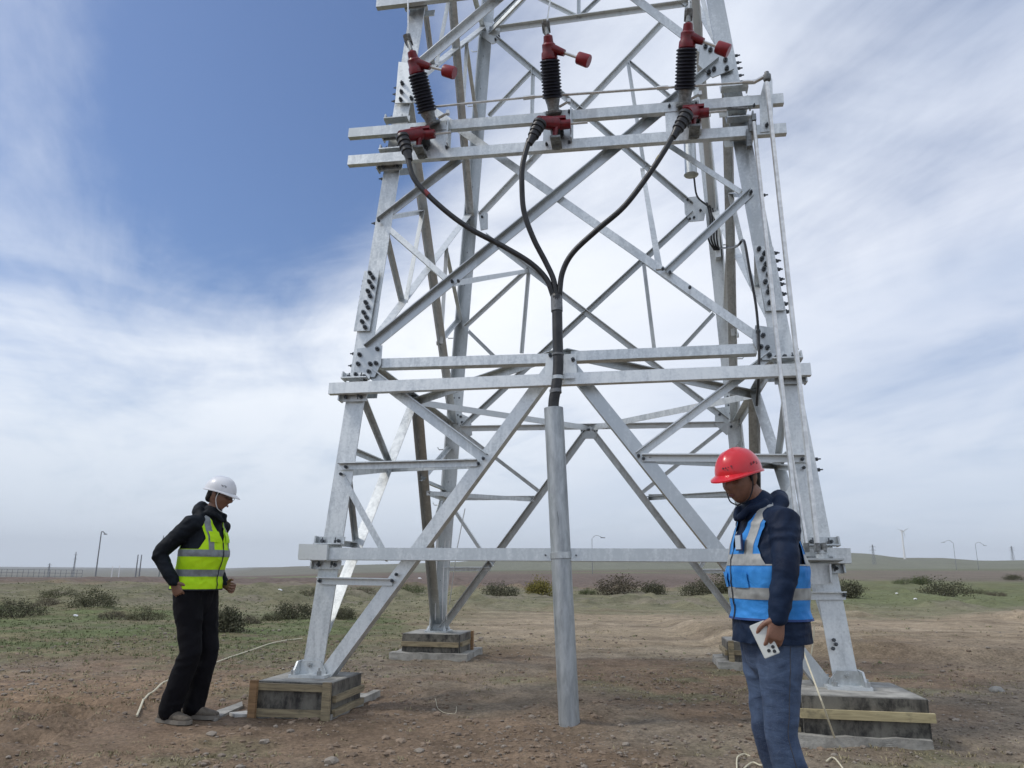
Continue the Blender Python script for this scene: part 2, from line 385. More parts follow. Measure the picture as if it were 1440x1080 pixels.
# keep the mesh fine around 3..12 m from the camera
ys = np.concatenate([np.linspace(-80, 3, 16)[:-1], np.linspace(3, 13, 330)[:-1], 13 + (sinh_axis(0, 6500, 230, 4.0))])
X, Y = np.meshgrid(xs, ys); Z = G(X, Y)
def zone_colour(x, y):
    D = np.hypot(x, y); wx = x + (fbm(x * .25, y * .25, 4, 30) - .5) * 6 * sst(D, 6, 20); wy = y + (fbm(x * .3, y * .3, 4, 31) - .5) * 5 * sst(D, 6, 22)
    wy = wy + (fbm(x * 1.1, y * 1.1, 3, 32) - .5) * 1.6
    c = np.zeros(x.shape + (3,))
    def lay(col, m):
        nonlocal c
        m = np.clip(m, 0, 1)[..., None]; c = c * (1 - m) + np.array(col) * m
    soil = (.218, .158, .108); grav = (.235, .198, .150); olive = (.190, .180, .108); green = (.128, .150, .066); tan = (.300, .238, .165)
    lay(soil, np.ones(x.shape))
    n1 = fbm(x * .55, y * .55, 4, 40); n2 = fbm(x * 1.7, y * 1.7, 4, 41)
    lay(grav, sst(n1, .42, .62) * .8)
    lay(olive, sst(n2, .50, .66) * sst(fbm(x * .5 + 9, y * .5, 3, 42), .40, .60) * .75)
    # left grass, past the churned soil
    lay(green, sst(wy, 8.8, 11.2) * (1 - sst(wy, 18, 24)) * (1 - sst(wx, -3.2, .2)) * (.55 + .45 * sst(n2, .35, .6)))
    lay(olive, sst(wy, 9.5, 13) * (1 - sst(wy, 19, 26)) * sst(wx, -4, 0) * .55)
    # tan track crossing to the right
    t0 = 9.9 + .35 * np.maximum(0, 3 - x)
    lay(tan, sst(wy, 10.5, 12.2) * (1 - sst(wy, 17.5, 20.5)) * sst(wx, -2.5, 1.0) * .85)
    lay(tan, sst(wy, 7.4, 9.2) * (1 - sst(wy, 17, 20)) * sst(wx, 4.6, 6.2) * .85)
    lay((.262, .178, .114), (1 - sst(x, -2.6, -1.2)) * (1 - sst(y, 7.4, 9.0)) * sst(n1, .30, .55) * .8)
    # dusty streaks on the left
    lay((.215, .150, .108), sst(fbm(x * .5, y * 2.6, 4, 44), .56, .68) * (1 - sst(x, -1.5, .0)) * sst(y, 5, 6) * (1 - sst(y, 9, 10)) * .7)
    # middle ground
    lay(olive, sst(wy, 18.5, 22) * (1 - sst(wy, 38, 50)) * .92)
    lay((.215, .185, .140), sst(wy, 20, 26) * sst(n1, .50, .64) * .7)
    lay((.110, .110, .066), sst(wy, 20, 26) * sst(n2, .52, .66) * .6)
    lay(green, sst(wy, 22, 30) * (1 - sst(wy, 80, 130)) * sst(x / np.maximum(y, 1), .22, .36) * .75)
    # the purple-brown field
    brown = (.150, .115, .098)
    lay(brown, sst(wy, 44, 56) * (1 - sst(x / np.maximum(y, 1), .24, .40)) * .92)
    lay((.165, .138, .114), sst(D, 85, 110) * sst(x / np.maximum(y, 1), .2, .35) * .85)
    lay((.160, .180, .095), sst(D, 125, 150) * (1 - sst(D, 190, 260)) * sst(fbm(x * .02, y * .008, 3, 50), .40, .6) * .8)
    lay((.135, .150, .085), sst(D, 230, 420) * sst(x / np.maximum(y, 1), -.32, -.05) * .8)
    lay((.175, .175, .130), sst(D, 380, 700) * .7)
    lay((.40, .33, .245), sst(fbm(x * .22, y * 2.1, 5, 46), .52, .66) * sst(y, 9.5, 12) * (1 - sst(y, 20, 24)) * sst(x, -3, 1) * .35)
    lay((.165, .125, .085), sst(fbm(x * .3, y * 2.6, 5, 47), .56, .68) * sst(y, 8, 10) * (1 - sst(y, 20, 24)) * .5)
    v = .80 + .40 * fbm(x * 3.1, y * 3.1, 4, 60)
    v = v * (.86 + .28 * fbm(x * .12, y * .05, 4, 61))
    return np.clip(c * v[..., None], 0, 1)
Cc = zone_colour(X, Y)
ny, nx = X.shape
me = bpy.data.meshes.new('ground')
idx = np.arange(nx * ny).reshape(ny, nx)
quads = np.stack([idx[:-1, :-1], idx[:-1, 1:], idx[1:, 1:], idx[1:, :-1]], -1).reshape(-1, 4)
me.vertices.add(nx * ny); me.vertices.foreach_set('co', np.stack([X, Y, Z], -1).ravel())
me.loops.add(quads.size); me.loops.foreach_set('vertex_index', quads.ravel().astype(np.int32))
me.polygons.add(len(quads)); me.polygons.foreach_set('loop_start', np.arange(0, quads.size, 4, dtype=np.int32)); me.polygons.foreach_set('loop_total', np.full(len(quads), 4, dtype=np.int32))
me.update(calc_edges=True); me.polygons.foreach_set('use_smooth', np.ones(len(quads), dtype=bool))
ca = me.color_attributes.new('soil', 'FLOAT_COLOR', 'POINT')
ca.data.foreach_set('color', np.concatenate([Cc, np.ones((ny, nx, 1))], -1).ravel())
def ground_build(b, p, vec):
    at = b.n('ShaderNodeAttribute', attribute_name='soil'); geo = b.n('ShaderNodeNewGeometry'); v = geo.outputs['Position']
    fine = b.noise(v, 34, 6, .72); mid = b.noise(v, 5.5, 6, .68); big = b.noise(v, .8, 6, .7)
    k = b.math('MULTIPLY', b.ramp(fine, .28, .74, .50, 1.50, False), b.ramp(mid, .25, .75, .66, 1.34, False))
    k = b.math('MULTIPLY', k, b.ramp(big, .25, .75, .74, 1.26, False))
    vor = b.n('ShaderNodeTexVoronoi'); vor.inputs['Scale'].default_value = 26; b.l(v, vor.inputs['Vector'])
    comb = b.n('ShaderNodeCombineColor')
    for i in range(3): b.l(k, comb.inputs[i])
    c = b.mix(1.0, at.outputs['Color'], comb.outputs[0], 'MULTIPLY')
    peb = b.math('MULTIPLY', b.ramp(vor.outputs['Distance'], .16, .30, 1, 0), b.ramp(b.noise(v, 3.2, 3, .6), .48, .64))
    c = b.mix(b.math('MULTIPLY', peb, .55), c, (.26, .235, .20))
    grs = b.ramp(b.noise(v, 13, 5, .75, .5), .56, .70)
    c = b.mix(b.math('MULTIPLY', grs, .35), c, (.105, .110, .052))
    b.l(c, p.inputs['Base Color'])
    bn = b.n('ShaderNodeBump'); bn.inputs['Strength'].default_value = .9; bn.inputs['Distance'].default_value = .03
    h = b.math('ADD', b.math('MULTIPLY', fine, .6), b.math('MULTIPLY', mid, 1.3)); h = b.math('ADD', h, b.math('MULTIPLY', peb, .35))
    b.l(h, bn.inputs['Height']); b.l(bn.outputs[0], p.inputs['Normal'])
GROUNDM = mat('dry_steppe_soil', (.15, .12, .09), .95, 0, spec=.15, build=ground_build)
me.materials.append(GROUNDM)
go = bpy.data.objects.new('ground', me); COL.objects.link(go); go['kind'] = 'structure'

# ------------------------------------------------------------------ transmission tower
LEGPIX = {'FL': ('F', (441, 930), (579, 60)), 'FR': ('F', (1187, 940), (1006, 0)), 'BL': ('B', (617, 880), (687, 20)), 'BR': ('B', (1061, 880), (974, 40))}
SG = {'FL': (-1, -1), 'FR': (1, -1), 'BL': (-1, 1), 'BR': (1, 1)}
LEG = {}
for k, (f, a, b_) in LEGPIX.items():
    p0 = on(f, *a); p1 = on(f, *b_); LEG[k] = (p0, (p1 - p0) / (p1.z - p0.z))
def legp(k, z): p, d = LEG[k]; return p + d * (z - p.z)
def legpix(k, y):
    """height on a leg that shows at picture row y"""
    lo, hi = -.5, 20.
    for _ in range(40):
        m_ = (lo + hi) / 2; d = legp(k, m_) - CAM
        if 540 - FPX * d.dot(cu) / d.dot(cf) > y: lo = m_
        else: hi = m_
    return (lo + hi) / 2
LN = lambda k, y: legp(k, legpix(k, y))
tower = thing('transmission_tower', tw(0, 0, .13), 'tall galvanised lattice steel tower on four concrete footings', 'transmission tower')
def Lmember(name, p0, p1, n1, n2, w1, w2, t=.012, m=STEEL, parent=tower):
    p0 = Vector(p0); p1 = Vector(p1); ax = (p1 - p0).normalized()
    u = (n1 - ax * n1.dot(ax)).normalized(); v = n2 - ax * n2.dot(ax); v = (v - u * v.dot(u)).normalized()
    return MB().prism([(0, 0), (w1, 0), (w1, t), (t, t), (t, w2), (0, w2)], p0, p1, u, v).build(name, m, parent)
LW = .165
TOPZ = 13.5
ZT = {'FL': .378, 'FR': .423, 'BL': .423, 'BR': .423}
for k, (sx, sy) in SG.items():
    zf = ZT[k] + .018
    a = legp(k, zf); c = legp(k, TOPZ)
    off = XD * (sx * LW * .5)
    # lower length slightly wider and set inside the upper one
    zs = legpix(k, 425) if k[0] == 'F' else legpix(k, 545)
    mid = legp(k, zs)
    Lmember('leg', a + off, mid + off, -XD * sx, -YD * sy, LW, LW, .016)
    Lmember('leg', mid + off - XD * sx * .004 - YD * sy * .004, c + off - XD * sx * .004 - YD * sy * .004, -XD * sx, -YD * sy, LW * .95, LW * .95, .014)
FN = {f: PL[f][1] for f in PL}
def brace(face, p0, p1, w=.08, side=1, off=0.0, inward=True, t=.009, name='brace', w2=None):
    w2 = w2 or w
    n = FN[face]; p0 = Vector(p0) + n * off; p1 = Vector(p1) + n * off
    ax = (p1 - p0).normalized(); pr = ax.cross(n).normalized() * side
    if inward in ('out', 'in'):
        if pr.z < 0: pr = -pr
        s = 1 if inward == 'out' else -1
    else: s = -1 if inward else 1
    return Lmember(name, p0 + pr * w / 2, p1 + pr * w / 2, -pr, n * s, w, min(w2, .055) if inward == 'out' else w2, t)
def br(face, a, c, w=.08, side=1, off=0., inward=True, name='brace'):
    P = [Vector(q) if len(q) == 3 else on(face, *q) for q in (a, c)]
    return brace(face, P[0], P[1], w, side, off, inward, name=name)
def hexbolt(mb, p, n, r=.013, h=.022):
    n = Vector(n).normalized(); u = n.orthogonal().normalized(); v = n.cross(u); p = Vector(p)
    mb.prism([(r * math.cos(i * math.pi / 3), r * math.sin(i * math.pi / 3)) for i in range(6)], p, p + n * h, u, v)
    mb.prism([(r * .5 * math.cos(i * math.pi / 2), r * .5 * math.sin(i * math.pi / 2)) for i in range(4)], p + n * h, p + n * (h + .022), u, v)
def plate(face, pts, off=.012, th=.012, bolts=(), name='gusset_plate', inside=False, br_=.017, m=STEEL):
    """plate drawn as a polygon in the plane of a face; bolts are picture points too"""
    n = FN[face]; P = [on(face, x, y, off) for x, y in pts]; k = len(P)
    mb = MB(); vs = P + [p + n * th for p in P]
    mb.add(vs, [tuple(range(k)), tuple(range(2 * k - 1, k - 1, -1))] + [(i, (i + 1) % k, k + (i + 1) % k, k + i) for i in range(k)])
    o = mb.build(name, m, tower)
    if bolts:
        bb = MB()
        for x, y in bolts:
            if inside: hexbolt(bb, on(face, x, y, off), -n, br_)
            else: hexbolt(bb, on(face, x, y, off + th), n, br_)
        b2 = bb.build('bolts', BOLT, o); b2['kind'] = 'stuff'
    return o
# --- bottom panel, front
br('F', (458, 947), (779, 512), .105, 1, .004, name='diagonal_brace'); br('F', (1163, 966), (797, 508), .105, -1, .004, name='diagonal_brace')
br('F', (533, 511), (772, 504), .085, 1, .006, name='horizontal_brace'); br('F', (803, 501), (1064, 490), .085, 1, .006, name='horizontal_brace')
br('F', (520, 524), (682, 645), .085, -1, -.004, 'out'); br('F', (1085, 499), (897, 641), .06, 1, -.004, 'out')
br('F', (478, 657), (672, 652), .055, 1, .016, 'out'); br('F', (903, 645), (1135, 646), .055, 1, .016, 'out')
br('F', (480, 667), (546, 787), .05, 1, .012); br('F', (1128, 664), (1040, 806), .05, -1, .012)
br('F', (449, 817), (553, 819), .055, 1, .016, 'out'); br('F', (1040, 838), (1188, 838), .055, 1, .016, 'out')
# --- panel 2 front
zA = on('F', 522, 492)
br('F', (518, 493), (1014, 90), .088, 1, .014, 'out', name='diagonal_brace'); br('F', (1075, 480), (574, 130), .075, 1, -.012, name='diagonal_brace')
br('F', (533, 311), (648, 223), .06, 1, -.02, 'out'); br('F', (541, 316), (634, 397), .05, 1, -.004)
br('F', (1057, 271), (938, 384), .06, -1, .004, 'out'); br('F', (1042, 268), (938, 200), .05, 1, -.02)
# --- panel 3 front
br('F', (585, 100), (905, -170), .088, 1, .014, 'out', name='diagonal_brace'); br('F', (1012, 86), (700, -150), .085, 1, -.012, name='diagonal_brace')
# --- back face
BMid = on('B', 828, 603)
br('B', (622, 884), (826, 606), .085, 1, 0, 'in', name='diagonal_brace'); br('B', (1062, 905), (832, 606), .085, -1, 0, 'in', name='diagonal_brace')
br('B', (650, 603), (1018, 597), .07, 1, 0, 'in', name='horizontal_brace')
br('B', (650, 608), (757, 690), .048, 1, 0, 'in'); br('B', (1018, 602), (904, 692), .048, 1, 0, 'in')
br('B', (632, 701), (752, 700), .052, 1, 0, 'in'); br('B', (912, 698), (1045, 697), .052, 1, 0, 'in')
br('B', (637, 714), (692, 797), .05, 1, 0, 'in'); br('B', (1040, 708), (985, 797), .05, 1, 0, 'in')
br('B', (622, 800), (690, 800), .05, 1, 0, 'in'); br('B', (988, 803), (1053, 803), .05, 1, 0, 'in')
br('B', (650, 602), (976, 301), .07, 1, 0, 'in', name='diagonal_brace'); br('B', (683, 333), (1022, 592), .07, 1, -.02, 'in', name='diagonal_brace')
br('B', (655, 460), (744, 378), .052, 1, 0, 'in'); br('B', (744, 380), (734, 497), .048, 1, 0, 'in'); br('B', (659, 466), (714, 520), .048, 1, 0, 'in')
br('B', (1000, 438), (905, 368), .048, 1, 0, 'in'); br('B', (905, 369), (920, 492), .048, 1, 0, 'in'); br('B', (1004, 441), (948, 502), .048, 1, 0, 'in')
br('B', (676, 304), (935, 30), .07, 1, 0, 'in', name='diagonal_brace'); br('B', (697, 56), (972, 290), .07, 1, -.02, 'in', name='diagonal_brace')
br('B', (688, 164), (751, 98), .048, 1, 0, 'in'); br('B', (750, 99), (747, 228), .05, 1, 0, 'in'); br('B', (883, 88), (906, 236), .048, 1, 0, 'in'); br('B', (884, 88), (968, 160), .048, 1, 0, 'in')
br('B', (698, 43), (968, 6), .07, 1, 0, 'in', name='horizontal_brace')
br('B', (697, 34), (745, -12), .075, 1, 0, 'in'); br('B', (757, -2), (814, 26), .048, 1, 0, 'in'); br('B', (814, 26), (846, -4), .048, 1, 0, 'in'); br('B', (814, 25), (814, -40), .05, 1, 0, 'in')
br('B', (692, 45), (960, -230), .07, 1, 0, 'in', name='diagonal_brace'); br('B', (966, 8), (700, -200), .07, 1, -.02, 'in', name='diagonal_brace')
# --- left face
LM = on('L', 578, 556)
FLz = {n: LN('FL', y) for n, y in ((1, 503), (2, 122), (3, -190))}; BLz = {n: LN('BL', y) for n, y in ((1, 600), (2, 308), (3, 45))}
FRz = {n: LN('FR', y) for n, y in ((1, 480), (2, 84), (3, -240))}; BRz = {n: LN('BR', y) for n, y in ((1, 597), (2, 303), (3, 6))}
def tup(v): return tuple(v)
LMp = (FLz[1] + BLz[1]) / 2; RMp = (FRz[1] + BRz[1]) / 2
FMp = (FLz[1] + FRz[1]) / 2; BMp = (BLz[1] + BRz[1]) / 2
def side_shift(k): sx, sy = SG[k]; return XD * sx * (LW * .5 - .022) - YD * sy * .075
for face, Mp, Fk, Bk, Fz, Bz, sd_ in (('L', LMp, 'FL', 'BL', FLz, BLz, 1), ('R', RMp, 'FR', 'BR', FRz, BRz, -1)):
    Fz = {k: v + side_shift(Fk) for k, v in Fz.items()}; Bz = {k: v + side_shift(Bk) for k, v in Bz.items()}; Mp = (Fz[1] + Bz[1]) / 2
    legq = lambda k, z: legp(k, z) + side_shift(k)
    fb = legq(Fk, .50); bb_ = legq(Bk, .50)
    brace(face, fb, Mp, .10, sd_, .004, name='diagonal_brace'); brace(face, bb_, Mp, .10, -sd_, .004, name='diagonal_brace')
    brace(face, Fz[1], Bz[1], .08, sd_, 0, name='horizontal_brace')
    brace(face, Fz[1], Bz[2], .085, sd_, .004, name='diagonal_brace'); brace(face, Fz[2], Bz[1], .085, sd_, -.016, name='diagonal_brace')
    brace(face, Fz[2], Bz[3], .085, sd_, .004, name='diagonal_brace'); brace(face, Fz[3], Bz[2], .085, sd_, -.016, name='diagonal_brace')
    brace(face, Bz[3], Fz[3], .07, sd_, 0, name='horizontal_brace')
    # redundants
    for (A, C, legA, legC) in ((fb, Mp, Fk, None), (bb_, Mp, Bk, None)):
        for t_, top in ((.36, .56), (.68, .56)):
            q = A.lerp(C, t_); brace(face, legq(legA, q.z), q, .05, sd_, .012)
        q = A.lerp(C, .68); brace(face, legq(legA, q.z), A.lerp(C, .36), .045, sd_, .014)
        zt = Mp.z; brace(face, legq(legA, zt - .25), q, .05, sd_, -.01)
    for a1, a2, c1, c2, lk in ((Fz[1], Bz[2], Fz[2], Bz[1], Fk), (Bz[1], Fz[2], Bz[2], Fz[1], Bk), (Fz[2], Bz[3], Fz[3], Bz[2], Fk), (Bz[2], Fz[3], Bz[3], Fz[2], Bk)):
        lm = legq(lk, (a1.z + c1.z) / 2)
        brace(face, lm, a1.lerp(a2, .30), .05, sd_, .012); brace(face, lm, c1.lerp(c2, .30), .05, sd_, -.02)
        brace(face, a1.lerp(a2, .30), c1.lerp(c2, .30), .045, sd_, -.03)
# horizontal diaphragm at the first level
def strut(p0, p1, w=.06, dn=-1): return Lmember('diaphragm_brace', p0, p1, Vector((0, 0, 1)).cross((p1 - p0).normalized()), Vector((0, 0, dn)), w, w, .008)
for a, c in ((FMp, LMp), (LMp, BMp), (BMp, RMp), (RMp, FMp)): strut(a, c, .07)
zl = LN('FL', 657).z
# small triangles at mid height of the lower panel
def tri(fa, fb, sa, sb): strut(fa, sa, .05); strut(sa, fb, .05)
fbL = legp('FL', .56); fbR = legp('FR', .56)
tri(LN('FL', 662), on('F', 668, 650), fbL.lerp(LMp, .66), 0); tri(LN('FR', 655), on('F', 908, 643), fbR.lerp(RMp, .66), 0)
bbL = legp('BL', .56); bbR = legp('BR', .56)
tri(LN('BL', 702), on('B', 752, 700), bbL.lerp(LMp, .62), 0); tri(LN('BR', 698), on('B', 912, 698), bbR.lerp(RMp, .62), 0)
strut(on('F', 932, 378), on('B', 906, 236), .055); strut(on('F', 637, 395), on('B', 744, 378), .05)
strut(BLz[3], FRz[3], .06)
# --- gusset plates
plate('F', [(503, 491), (538, 486), (536, 513), (527, 531), (497, 529)], .018, .012, [(506, 499), (504, 512), (521, 512), (529, 511), (501, 527), (519, 523), (531, 491), (514, 534)], br_=.019)
plate('F', [(1062, 458), (1092, 462), (1098, 506), (1072, 507), (1058, 480)], .018, .012, [(1066, 467), (1073, 472), (1070, 488), (1079, 489), (1082, 500), (1103, 502)], br_=.019)
plate('F', [(561, 88), (590, 92), (604, 118), (592, 145), (556, 146)], .018, .012, [(566, 118), (565, 130), (564, 141), (579, 139), (583, 128)], br_=.020)
plate('F', [(985, 60), (1028, 76), (1032, 98), (1002, 110), (982, 92)], .018, .012, [(992, 66), (999, 71), (1020, 85), (1022, 97), (1004, 98), (997, 102)], br_=.021)
plate('F', [(768, 500), (810, 498), (812, 534), (766, 536)], .03, .012, [(774, 500), (773, 532), (806, 506), (808, 528)])
plate('B', [(645, 580), (662, 588), (664, 612), (650, 617), (638, 606)], -.014, .012, [(648, 586), (650, 594), (645, 610)], inside=True)
plate('B', [(1006, 574), (1040, 570), (1040, 598), (1022, 612), (1005, 597)], -.03, .012, [(1012, 583), (1030, 580), (1028, 600)], inside=True)
plate('B', [(962, 278), (980, 276), (994, 290), (990, 310), (970, 312), (963, 300)], -.03, .012, [(967, 281), (972, 284), (985, 296), (970, 308), (976, 306)], inside=True)
plate('B', [(672, 296), (686, 300), (686, 322), (676, 324)], -.03, .012, [(678, 305)], inside=True)
plate('B', [(676, 30), (704, 34), (702, 58), (692, 62), (678, 52)], -.03, .012, [(682, 42), (690, 40), (697, 56), (702, 52)], inside=True)
plate('B', [(815, 600), (842, 600), (838, 617), (819, 617)], -.03, .012, [(820, 606), (837, 606), (828, 604)], inside=True)
# --- splice plates on the front legs (dark bolts in two columns, more on the side)
def splice(poly, face, rows, sidek, side_rows, th=.014):
    o = plate(face, poly, .016, th, (), 'splice_plate')
    bb = MB(); n = FN[face]
    for x, y in rows: hexbolt(bb, on(face, x, y, .016 + th), n, .019, .03)
    n2 = FN['L' if sidek == 'FL' else 'R']; sx = SG[sidek][0]
    for y in side_rows:
        p = LN(sidek, y) + XD * sx * (LW * .5) + YD * .05
        hexbolt(bb, p, n2, .014, .03)
        hexbolt(bb, p + YD * .06 + Vector((0, 0, .03)), n2, .014, .03)
    b2 = bb.build('bolts', BOLT, o); b2['kind'] = 'stuff'
splice([(513, 382), (534, 381), (520, 466), (498, 466)], 'F', [(521, 385), (525, 391), (520, 397), (524, 404), (518, 410), (521, 417), (515, 426), (518, 433), (512, 440), (516, 447), (510, 453), (514, 461)], 'FL', [392, 399, 407, 414, 422, 430, 438, 445, 452])
splice([(1058, 346), (1087, 348), (1104, 437), (1077, 438)], 'F', [(1067, 351), (1075, 357), (1071, 365), (1077, 372), (1074, 379), (1080, 386), (1076, 397), (1082, 403), (1080, 411), (1082, 426)], 'FR', [354, 365, 377, 391, 398, 412, 426, 437])
for k, ys_ in (('FL', [118, 127, 137, 247, 310, 495, 512]), ('FR', [75, 85, 93, 103, 112, 272, 490, 512, 645, 660])):
    bb = MB()
    for y in ys_: hexbolt(bb, LN(k, y) + XD * SG[k][0] * LW * .5 + YD * .05, FN['L' if k == 'FL' else 'R'], .014, .03)
    o = bb.build('bolts', BOLT, tower); o['kind'] = 'stuff'
for face, pts in (('F', [(680, 645), (673, 652), (487, 657), (480, 667), (558, 808), (552, 817), (450, 817), (636, 396), (700, 345), (648, 223), (533, 311), (645, 396), (932, 379), (942, 384), (1056, 271), (898, 641), (905, 645), (1128, 646), (1130, 658), (970, 405), (1187, 837), (1172, 900), (1175, 906), (1171, 912)]),):
    bb = MB()
    for x, y in pts: hexbolt(bb, on(face, x, y, .026), FN[face], .014)
    o = bb.build('bolts', BOLT, tower); o['kind'] = 'stuff'
# holes and bolts of the back legs, step pegs
bb = MB()
for y in range(80, 880, 46): hexbolt(bb, LN('BL', y) - YD * .0 - XD * .02 , -YD, .010, .01)
for y in (560, 572, 584, 596): 
    for d in (-.04, .03): hexbolt(bb, LN('BL', y) + XD * d, -YD, .012); hexbolt(bb, LN('BR', y - 2) + XD * d, -YD, .012)
o = bb.build('bolts', BOLT, tower); o['kind'] = 'stuff'
for y in (71, 148, 227, 475, 395, 310, 632, 710):
    p = LN('BL', y) - XD * .08
    MB().tube([p, p - XD * .11, p - XD * .13 + Vector((0, 0, .03))], .008, 6).build('step_peg', STEEL, tower)
for y in (190, 345, 505):
    p = LN('BR', y) + XD * .08
    MB().tube([p, p + XD * .11, p + XD * .13 + Vector((0, 0, .03))], .008, 6).build('step_peg', STEEL, tower)
# --- foot shoes
for k, (sx, sy) in SG.items():
    dz_ = ZT[k] - .423; p = legp(k, .445 + dz_); c = p + XD * sx * LW * .5
    mb = MB(); mb.box(Vector((p.x, p.y, .435 + dz_)) - YD * sy * .02 - XD * sx * .01, XD * .145, YD * .145, Vector((0, 0, .012)))
    o = mb.build('base_plate', STEEL, tower)
    fr = Vector((p.x, p.y, dz_)) + YD * sy * .016
    prof = [(-.125, .447), (.125, .447), (.125, .47), (.07, .54), (-.07, .54), (-.125, .48)]
    vs = [fr + XD * a * (-sx) + Vector((0, 0, z)) for a, z in prof]; vs += [v + YD * sy * .014 for v in vs]
    mb = MB().add(vs, [tuple(range(6)), tuple(range(11, 5, -1))] + [(i, (i + 1) % 6, 6 + (i + 1) % 6, 6 + i) for i in range(6)])
    mb.build('shoe_plate', STEEL, tower)
    fr = Vector((p.x, p.y, dz_)) + XD * sx * (LW * .5 + .003)
    vs = [fr - YD * sy * a + Vector((0, 0, z)) for a, z in prof]; vs += [v + XD * sx * .014 for v in vs]
    MB().add(vs, [tuple(range(6)), tuple(range(11, 5, -1))] + [(i, (i + 1) % 6, 6 + (i + 1) % 6, 6 + i) for i in range(6)]).build('shoe_plate', STEEL, tower)
    bb = MB()
    for a in (-.105, .105):
        for b_ in (-.105, .105): hexbolt(bb, Vector((p.x, p.y, .447 + dz_)) + XD * a + YD * b_, (0, 0, 1), .02, .03)
    hexbolt(bb, Vector((p.x, p.y, .51 + dz_)) + YD * sy * .03, YD * sy, .018)
    o = bb.build('bolts', STEEL, tower); o['kind'] = 'stuff'
# --- channel beams bolted across the front
def channel(name, a, c, hw=.05, dp=.05, off=.13, flip=False):
    """U channel whose web faces out; a, c: picture points of the centre line of its web"""
    n = FN['F']; p0 = on('F', *a, off); p1 = on('F', *c, off); ax = (p1 - p0).normalized(); up = n.cross(ax).normalized()
    if up.z < 0: up = -up
    t = .008
    prof = [(-hw, 0), (hw, 0), (hw, -dp), (hw - t, -dp), (hw - t, -t), (-hw + t, -t), (-hw + t, -dp), (-hw, -dp)]
    return MB().prism(prof, p0, p1, up, n).build(name, STEEL2, tower), p0, p1, up
channel('cross_beam', (462, 546), (1140.5, 518.5), .049, .055)
channel('cross_beam', (463, 778.5), (1196, 781.5), .047, .05)
channel('cross_beam', (490, 186.5), (1102, 137.5), .050, .055)
channel('cross_beam', (489, 225), (1106, 179.5), .050, .055)
channel('cross_beam', (529, 4), (1072, -62), .050, .055)
channel('cross_beam', (529, -34), (1072, -106), .050, .055)
def clampset(k, y, lead=.26):
    """angle brackets that grip a leg above and below a cross beam"""
    sx = SG[k][0]; n = FN['F']; p = LN(k, y); up = LEG[k][1].normalized()
    for s in (1, -1):
        q = p + up * s * .095
        mb = MB(); 
        mb.box(q + n * .03 + XD * sx * .0, XD * .115, up * .034, n * .006)
        mb.box(q + n * .075 - up * s * .03, XD * .115, up * .005, n * .042)
        mb.box(q + n * .04 + XD * sx * .115, XD * .006, up * .034, n * .05)
        o = mb.build('clamp_bracket', STEEL, tower)
        bb = MB(); 
        for d in (-.07, .07): hexbolt(bb, q + n * .036 + XD * d, n, .014)
        for d in (-.06, .05): hexbolt(bb, q + n * .07 + XD * d + up * s * .0 - up * s * .028, up * s, .011, .03)
        b2 = bb.build('bolts', BOLT, o); b2['kind'] = 'stuff'
    q = p - n * .19; mb = MB().box(q, XD * .12, up * .035, n * .006); mb.box(q + XD * sx * .115 + n * .1, XD * .005, up * .03, n * .1); mb.build('clamp_bracket', STEEL, tower)
for k, y in (('FL', 546), ('FR', 520), ('FL', 778), ('FR', 781), ('FL', 183), ('FR', 140), ('FL', 226), ('FR', 183), ('FL', 0)): clampset(k, y)
# lower left end piece
a = on('F', 421, 776, .15); c = on('F', 461, 777, .15); up = Vector((0, 0, 1))
MB().box((a + c) / 2, (c - a) * .5, FN['F'] * .02, up * .06).build('beam_end_piece', STEEL2, tower)
a = on('F', 1163, 781, .16); c = on('F', 1196, 782, .16)
MB().box((a + c) / 2, (c - a) * .5, FN['F'] * .02, up * .052).build('beam_end_piece', STEEL2, tower)

